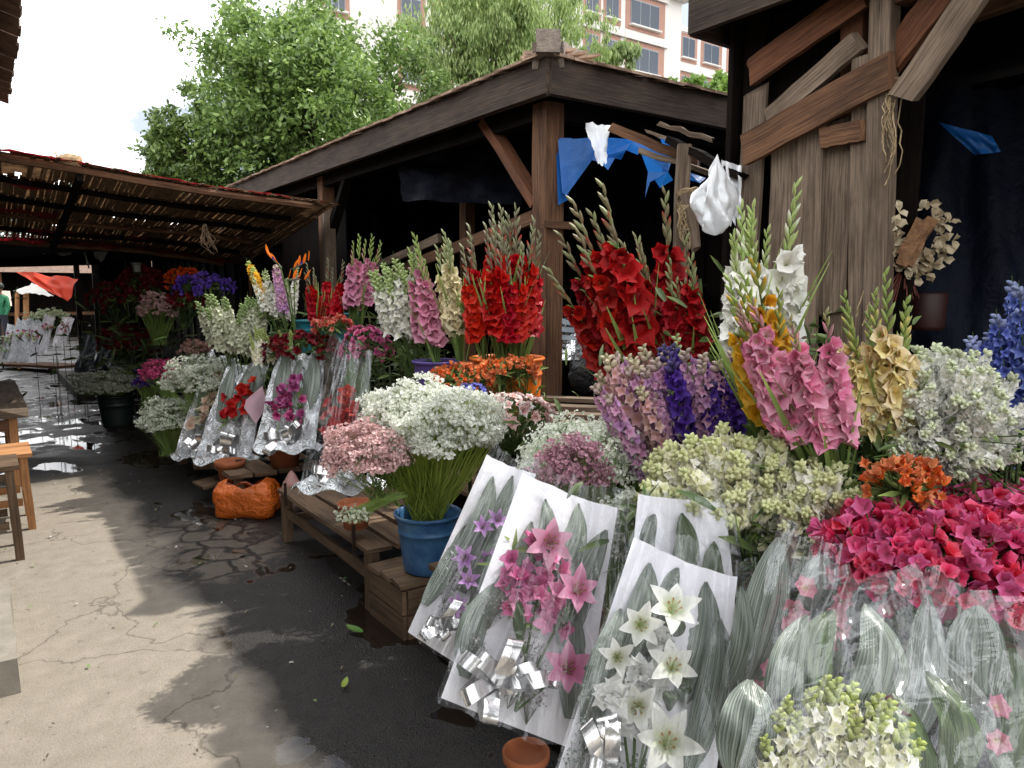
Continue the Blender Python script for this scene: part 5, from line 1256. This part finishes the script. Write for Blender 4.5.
def obag(u, v):
    az = 2*PI*u; e = 9.
    cx, cy = math.cos(az), math.sin(az); k = (abs(cx)**e+abs(cy)**e)**(-1/e)
    t = math.sin(PI*min(.999, max(.001, v)))**.09
    z = .26*v-(.05*(1-abs(cx)) if v > .8 else 0)
    return cO+RT*cx*k*.21*t*(1+.10*noise.noise(V((u*9, v*4, 2))))+V((FW.x, FW.y, 0))*cy*k*.12*t*(1+.1*noise.noise(V((u*7, v*5, 7))))+ZUP*(z+.02*noise.noise(V((u*6, v*3, 5))))
ob_.grid(40, 14, obag)
og = thing('plastic_sack', 'crumpled orange plastic sack on the ground under the foil bouquets', 'sack', cO)
ob_.build('body', plain('orange_sack', lin('cc6420'), .35, nscale=6, var=.25, bs=.9, bd=.03), og, True)
part('top_seam', plain('orange_sack_seam', lin('8c3a12'), .4), og, lambda b: b.tube([cO+RT*(-.19+.38*i/10)+ZUP*(.225+.015*math.sin(i*1.7)) for i in range(11)], .008, 5))
sk = thing('plastic_sack', 'red and white plastic sack in the shade behind the slatted bench leg', 'sack', at(292, 508, D=4.95))
bagmesh(at(292, 492, D=4.95), .12, .3, .1, 12, .3).build('body', plain('red_sack', lin('a0281c'), .4, nscale=5, var=.1, c2=lin('c8b8b0'), bs=.7), sk, True)
# support crate under foil bouquets' pots and dark tub
bucket('dark round tub under the silver foil skirts', at(290, 480, D=5.7), .2, .2, BK_DRK, cat='tub', name='tub')

# far bouquets --------------------------------------------------------------
GFB = 'far white wrapped bouquets'
PW = plain('pale_wrapping', lin('c4c8cc'), .3, nscale=6, var=.2, bs=.9, bd=.05, metal=.2)
far = [((8, 360), (18, 362), (30, 322), (18, 318), 'leftmost far wrapped bouquet leaning on the staging', 15.5), ((17, 362), (28, 363), (36, 320), (27, 318), 'second far wrapped bouquet with a bluish sheen', 15.2),
       ((26, 364), (36, 365), (44, 324), (36, 320), 'third far wrapped bouquet with pink and green inside', 15.0), ((36, 352), (46, 354), (56, 316), (46, 314), 'far wrapped bouquet in the middle of the far row', 15.0),
       ((52, 345), (64, 347), (74, 318), (62, 316), 'far wrapped bouquet at the right end half in shade', 14.8), ((2, 358), (10, 360), (18, 326), (8, 324), 'far wrapped bouquet cut by the left edge', 15.8)]
for bl, br, tr_, tl, lab, D in far:
    w = Wrap(lab, *q4(bl, br, tr_, tl, D, D+.4), group=GFB, bulge=.05)
    w.sheet('wrapping', PW, 0, .05, .02, 3, .08, nu=8, nv=10)
    w.bloom(protos('farbl', lambda: cup_cluster([(lin('90204c'), lin('c05070'), lin('d890a0')), (lin('88984c'), lin('a8b870'), lin('c8d098'))], .03, 7, .08, 5), 2), .55, .65, .06, 1.3)
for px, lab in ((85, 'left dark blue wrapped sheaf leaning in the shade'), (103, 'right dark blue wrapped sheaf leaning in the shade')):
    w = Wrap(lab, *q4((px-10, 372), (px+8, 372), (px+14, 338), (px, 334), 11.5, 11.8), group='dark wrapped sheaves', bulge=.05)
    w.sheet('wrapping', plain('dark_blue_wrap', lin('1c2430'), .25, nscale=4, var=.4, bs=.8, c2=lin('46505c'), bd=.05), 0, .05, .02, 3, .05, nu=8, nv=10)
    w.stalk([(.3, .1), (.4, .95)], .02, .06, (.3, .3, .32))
gyp('white and green bunch behind the far bouquets', at(12, 372, D=16), at(4, 350, D=16), .3, .3, .25, 80, (.6, .65, .5), (.2, .3, .12), .02, k=8, nst=10, group=None)
gyp('pale green bunch at the top of the far bouquets', at(52, 340, D=15.6), at(50, 318, D=15.6), .45, .3, .2, 90, (.5, .55, .4), (.2, .3, .12), .02, k=8, nst=10, group=None)
b = MB(); b.beam(at(5, 364, D=15.3), at(70, 366, D=14.4), .5, .05, ZUP, .01, 4); ft = tag(b.build('display_table', W_BROWN), 'low table edge beneath the far wrapped bouquets', 'table')

# people far down the lane -------------------------------------------------
def person(x, y, shirt, pants, label, turn=0):
    r = thing('person', label, 'person', (x, y, 0), 'shoppers far down the lane')
    me = bpy.data.meshes.new('body'); 
    vs = [(0, 0, .95), (0, 0, 1.15), (0, 0, 1.38), (0, 0, 1.5), (0, .02, 1.66), (-.1, 0, .9), (-.11, .02, .5), (-.12, 0, .08), (-.12, .12, .03), (.1, 0, .9), (.12, -.05, .5), (.13, -.08, .08), (.13, .04, .03),
          (-.19, 0, 1.4), (-.24, .02, 1.12), (-.22, .14, .92), (.19, 0, 1.4), (.25, -.02, 1.12), (.24, .08, .88)]
    es = [(0, 1), (1, 2), (2, 3), (3, 4), (0, 5), (5, 6), (6, 7), (7, 8), (0, 9), (9, 10), (10, 11), (11, 12), (2, 13), (13, 14), (14, 15), (2, 16), (16, 17), (17, 18)]
    rad = [.14, .12, .15, .055, .1, .09, .06, .04, .035, .09, .06, .04, .035, .065, .045, .03, .065, .045, .03]
    me.from_pydata(vs, es, []); o = bpy.data.objects.new('body', me); C.objects.link(o); o.parent = r
    sk_ = o.modifiers.new('skin', 'SKIN'); 
    for i, v in enumerate(me.skin_vertices[0].data): v.radius = (rad[i], rad[i]); v.use_root = (i == 0)
    sb = o.modifiers.new('sub', 'SUBSURF'); sb.levels = 1; sb.render_levels = 1
    m, nt, N = nmat('clothed_figure'); z = N('ShaderNodeSeparateXYZ', ins={0: N('ShaderNodeTexCoord').outputs['Object']}).outputs[2]
    cr_ = N('ShaderNodeValToRGB', ins={0: mth(nt, 'MULTIPLY', z, .55)}); cr_.color_ramp.interpolation = 'CONSTANT'
    e = cr_.color_ramp.elements; e[0].position = 0; e[0].color = rgba(pants); e[1].position = .52; e[1].color = rgba(shirt)
    q = e.new(.81); q.color = rgba(lin('5a3c2c')); 
    finish(nt, N('ShaderNodeBsdfPrincipled', ins={'Base Color': cr_.outputs[0], 'Roughness': .8}).outputs[0]); me.materials.append(m)
    hb = MB(); hb.lathe([(.0, .13), (.06, .12), (.105, .06), (.11, 0), (.09, -.04), (.0, -.03)], (0, -.02, 1.68), 12); 
    h = hb.build('hair', plain('black_hair', (.01, .01, .01), .6)); h.parent = r
    r.rotation_euler = (0, 0, turn)
person(.05+.4, 24, lin('2f7a55'), lin('2a2c38'), 'shopper in a green shirt far down the lane', 2.5)
person(-.6, 26, lin('c8c4c0'), lin('303848'), 'shopper in a white shirt far down the lane', 1)
person(.1, 29, lin('94303c'), lin('2c2c30'), 'shopper in a red shirt far down the lane', 4)

# ================================================================ TREES
def tree(label, base, cen, rad, nleaf, leaf=.16, cols=(lin('3f5f2c'), lin('6f8f4e')), lobes=26, seed=1, group='trees behind the stalls', flat=.8, droop=0., hole=.1, narrow=.5, trunk=.28):
    r = thing('tree', label, 'tree', base, group); R2 = random.Random(seed); cen = V(cen); base = V(base)
    tb = MB(); fork = V((base.x, base.y, cen.z-rad.z*.75))
    tb.tube([base, base*.5+fork*.5+V((.1, .1, 0)), fork], [trunk, trunk*.8, trunk*.6], 10)
    tb.build('trunk', BARK, r, True)
    lb = []; lm = MB()
    for i in range(lobes):
        while True:
            d = V((R2.uniform(-1, 1), R2.uniform(-1, 1), R2.uniform(-.9, 1)))
            if .35 < d.length < .9: break
        c = cen+V((d.x*rad.x, d.y*rad.y, d.z*rad.z))*.82
        lb.append((c, R2.uniform(.16, .34)*rad.x))
        mid = fork*.5+c*.5+V((0, 0, .3)); lm.tube([fork, mid, c], [trunk*.4, trunk*.2, .02], 6)
    lm.build('limb', BARK, r, True)
    b = MB(); u = R2.uniform
    per = nleaf//lobes
    for c, rr in lb:
        sub = [(c+V((R2.gauss(0, .55), R2.gauss(0, .55), R2.gauss(0, .45)))*1.0*rr if False else c+V((R2.gauss(0, .6)*rr, R2.gauss(0, .6)*rr, R2.gauss(0, .5)*rr)), rr*u(.22, .42)) for _ in range(14)]
        for sc, sr in sub:
            for k in range(per//14):
                q = V((R2.gauss(0, .55), R2.gauss(0, .55), R2.gauss(0, .45)-droop*abs(R2.gauss(0, .8))))*sr+sc
                n = V((u(-1, 1), u(-1, 1), u(-.3, 1.2))).normalized()
                a = n.orthogonal().normalized(); a = (M.Rotation(u(0, 6.28), 3, n) @ a)
                if droop: a = (a*.4-ZUP).normalized()
                t = n.cross(a); L = leaf*u(.6, 1.3); w = L*narrow*.5
                cc = lerp(cols[0], cols[1], min(1, max(0, u(0, 1)))); o = len(b.v)
                for p in (q, q+a*L*.5+t*w, q+a*L-n*L*.12, q+a*L*.5-t*w): b.vert(p, (0, 0), cc)
                b.f.append((o, o+1, o+2, o+3))
    b.build('crown', TREEM, r); return r
def tp(px, py, D): return at(px, py, D=D)
c = tp(328, 108, 21); tree('large dense broadleaf tree rising behind the middle stall roof', (c.x, c.y, 0), c, V((4.3, 4.3, 3.3)), 95000, .165, (lin('48652c'), lin('92ac5c')), 50, 3)
c = tp(203, 150, 20.5); tree('lower left spreading tree beside the large dense one', (c.x, c.y, 0), c, V((1.75, 2, 1.35)), 24000, .16, (lin('44622a'), lin('8aa656')), 16, 13)
c = tp(505, 62, 25); tree('pale drooping fine leaved tree behind the roof corner', (c.x, c.y, 0), c, V((3.9, 3, 4.2)), 60000, .19, (lin('6c8a42'), lin('b0c27a')), 36, 5, droop=.5, narrow=.35)
c = tp(602, 62, 27); tree('thin light tree showing the windows above the roof corner', (c.x, c.y, 0), c, V((1.5, 1.5, 1.1)), 5000, .22, (lin('6a8844'), lin('a8bc78')), 9, 6, droop=.3, narrow=.4, trunk=.1)
c = tp(715, 95, 26); tree('small bright green tree between the two stall roofs', (c.x, c.y, 0), c, V((1.4, 1.4, 1.1)), 9000, .2, (lin('587c30'), lin('94b058')), 12, 9, trunk=.12)
c = tp(670, 92, 27); tree('thin green sprig tree left of the small bright tree', (c.x, c.y, 0), c, V((.9, .7, .5)), 1500, .22, (lin('587c30'), lin('94b058')), 6, 10, trunk=.08)
c = at(20, 282, D=36); tree('grey green tree at the far end of the lane', (c.x, c.y, 0), c, V((7.5, 3.5, 1.6)), 22000, .3, (lin('4c5c4c'), lin('7c8c7c')), 16, 12)

# ================================================================ BUILDING
WALLW = plain('white_render', lin('e6e3dc'), .85, nscale=.6, var=.05)
PINKB = plain('pink_brick_panel', lin('b58c7c'), .9, nscale=3, var=.06)
GLS, nt, N = nmat('window_glass')
finish(nt, N('ShaderNodeBsdfPrincipled', ins={'Base Color': rgba(lin('46505c')), 'Roughness': .12}).outputs[0])
FRM = plain('window_frame_grey', lin('a0a6aa'), .6)
bd = thing('apartment_building', 'tall white apartment block with pink brick panels and wide windows', 'building', (38, 38, 0))
def wall_seg(x0, x1, yf, ztop, zrows, cols_, setback=0):
    """facade facing the camera along X with window bays"""
    part('wall', WALLW, bd, lambda b: b.beam(((x0+x1)/2, yf+1.5, 0), ((x0+x1)/2, yf+1.5, ztop), x1-x0, 3.0, V((0, 1, 0))))
    for (xa, xb, nb) in cols_:
        for z in zrows:
            part('brick_panel', PINKB, bd, lambda b: b.beam(((xa+xb)/2, yf-.03, z-1.1), ((xa+xb)/2, yf-.03, z+1.15), xb-xa, .06, V((0, 1, 0))))
            part('floor_band', WALLW, bd, lambda b: b.beam((xa-.2, yf-.12, z+1.4), (xb+.2, yf-.12, z+1.4), .24, .42, ZUP))
            wd = (xb-xa)*.72; xc = (xa+xb)/2+.1*(xb-xa)*(-.3)
            w = MB(); w.beam((xc, yf-.09, z-.75), (xc, yf-.09, z+.85), wd, .05, V((0, 1, 0))); pw = w.build('window', FRM, bd)
            for k in range(nb):
                xk = xc-wd/2+wd*(k+.5)/nb
                g = MB(); g.beam((xk, yf-.13, z-.68), (xk, yf-.13, z+.78), wd/nb-.09, .02, V((0, 1, 0))); g.build('pane', GLS, pw)
            s_ = MB(); s_.beam((xc-wd/2-.1, yf-.18, z-.82), (xc+wd/2+.1, yf-.18, z-.82), .3, .1, ZUP); s_.build('sill', WALLW, pw)
def zat(py, px, Y): return at(px, py, Y=Y).z
YF = 38.0
xa = lambda px, Y=YF: at(px, 40, Y=Y).x
zr = [zat(62, 645, YF)-2*2.95, zat(62, 645, YF)-2.95, zat(62, 645, YF), zat(62, 645, YF)+2.95]
ztop = zr[-1]+1.75
wall_seg(xa(560), xa(681), YF, ztop+.0, zr, ((xa(583), xa(600), 2), (xa(603), xa(620), 2), (xa(625), xa(664), 3)))
part('parapet', WALLW, bd, lambda b: b.beam((xa(555), YF-.25, ztop+.35), (xa(684), YF-.25, ztop+.35), .9, .9, ZUP))
YS = 44.0
zr2 = [zat(92, 705, YS)-3.1, zat(92, 705, YS)]
wall_seg(xa(672, YS), xa(790, YS), YS, zr2[-1]+4.0, [zr2[0], zr2[1], zr2[1]+3.1], ((xa(680, YS), xa(697, YS), 2), (xa(701, YS), xa(722, YS), 2), (xa(727, YS), xa(745, YS), 2), (xa(750, YS), xa(768, YS), 2)))
YL = 40.0
zr3 = [zat(12, 402, YL)-6.2, zat(12, 402, YL)-3.1, zat(12, 402, YL)]
wall_seg(xa(300, YL), xa(560, YL), YL, zr3[-1]+5, zr3+[zr3[-1]+3.1], ((xa(322, YL), xa(350, YL), 3), (xa(398, YL), xa(425, YL), 2), (xa(432, YL), xa(452, YL), 2), (xa(548, YL), xa(559, YL), 1)))

# ================================================================ LIGHT, SKY, CAMERA
EL = math.radians(52); sd = V((math.cos(EL)*.995, -math.cos(EL)*.02, math.sin(EL))).normalized()
sun = bpy.data.lights.new('sun', 'SUN'); sun.energy = 5.0; sun.angle = math.radians(.6); sun.color = (1, .95, .87)
so = bpy.data.objects.new('sun', sun); C.objects.link(so); so.rotation_euler = sd.to_track_quat('Z', 'Y').to_euler()
w = bpy.data.worlds.new('World'); bpy.context.scene.world = w; w.use_nodes = True; nt = w.node_tree; nt.nodes.clear()
sky = mknode(nt, 'ShaderNodeTexSky', sky_type='NISHITA', sun_disc=False); sky.sun_elevation = EL; sky.sun_rotation = math.atan2(sd.x, sd.y)
sky.air_density = 1; sky.dust_density = 1.5
tc = mknode(nt, 'ShaderNodeTexCoord').outputs['Generated']
mp = mknode(nt, 'ShaderNodeMapping', ins={'Vector': tc, 'Scale': (1.0, 1.0, 2.2), 'Location': (.3, .1, .2)}).outputs[0]
cl = noisetex(nt, mp, 2.0, 6, .55, .6)
cf = ramp(nt, cl, [(.40, (.16,)*3), (.56, (1,)*3)])
bg1 = mknode(nt, 'ShaderNodeBackground', ins={'Color': sky.outputs[0], 'Strength': .12})
bg2 = mknode(nt, 'ShaderNodeBackground', ins={'Color': (1.0, .99, .985, 1), 'Strength': 3.4})
mx = mknode(nt, 'ShaderNodeMixShader', ins={0: cf, 1: bg1.outputs[0], 2: bg2.outputs[0]})
wo = nt.nodes.new('ShaderNodeOutputWorld'); nt.links.new(mx.outputs[0], wo.inputs[0])

cam = bpy.data.cameras.new('camera'); cam.sensor_width = 36; cam.lens = FPX/1024*36; cam.clip_start = .05; cam.clip_end = 1500
co = bpy.data.objects.new('camera', cam); C.objects.link(co); co.location = EYE
co.rotation_euler = M((RT, UPV, -FW)).transposed().to_euler()
sc = bpy.context.scene; sc.camera = co
sc.view_settings.view_transform = 'Standard'; sc.view_settings.look = 'None'; sc.view_settings.exposure = 0
sc.cycles.transparent_max_bounces = 24; sc.cycles.max_bounces = 8
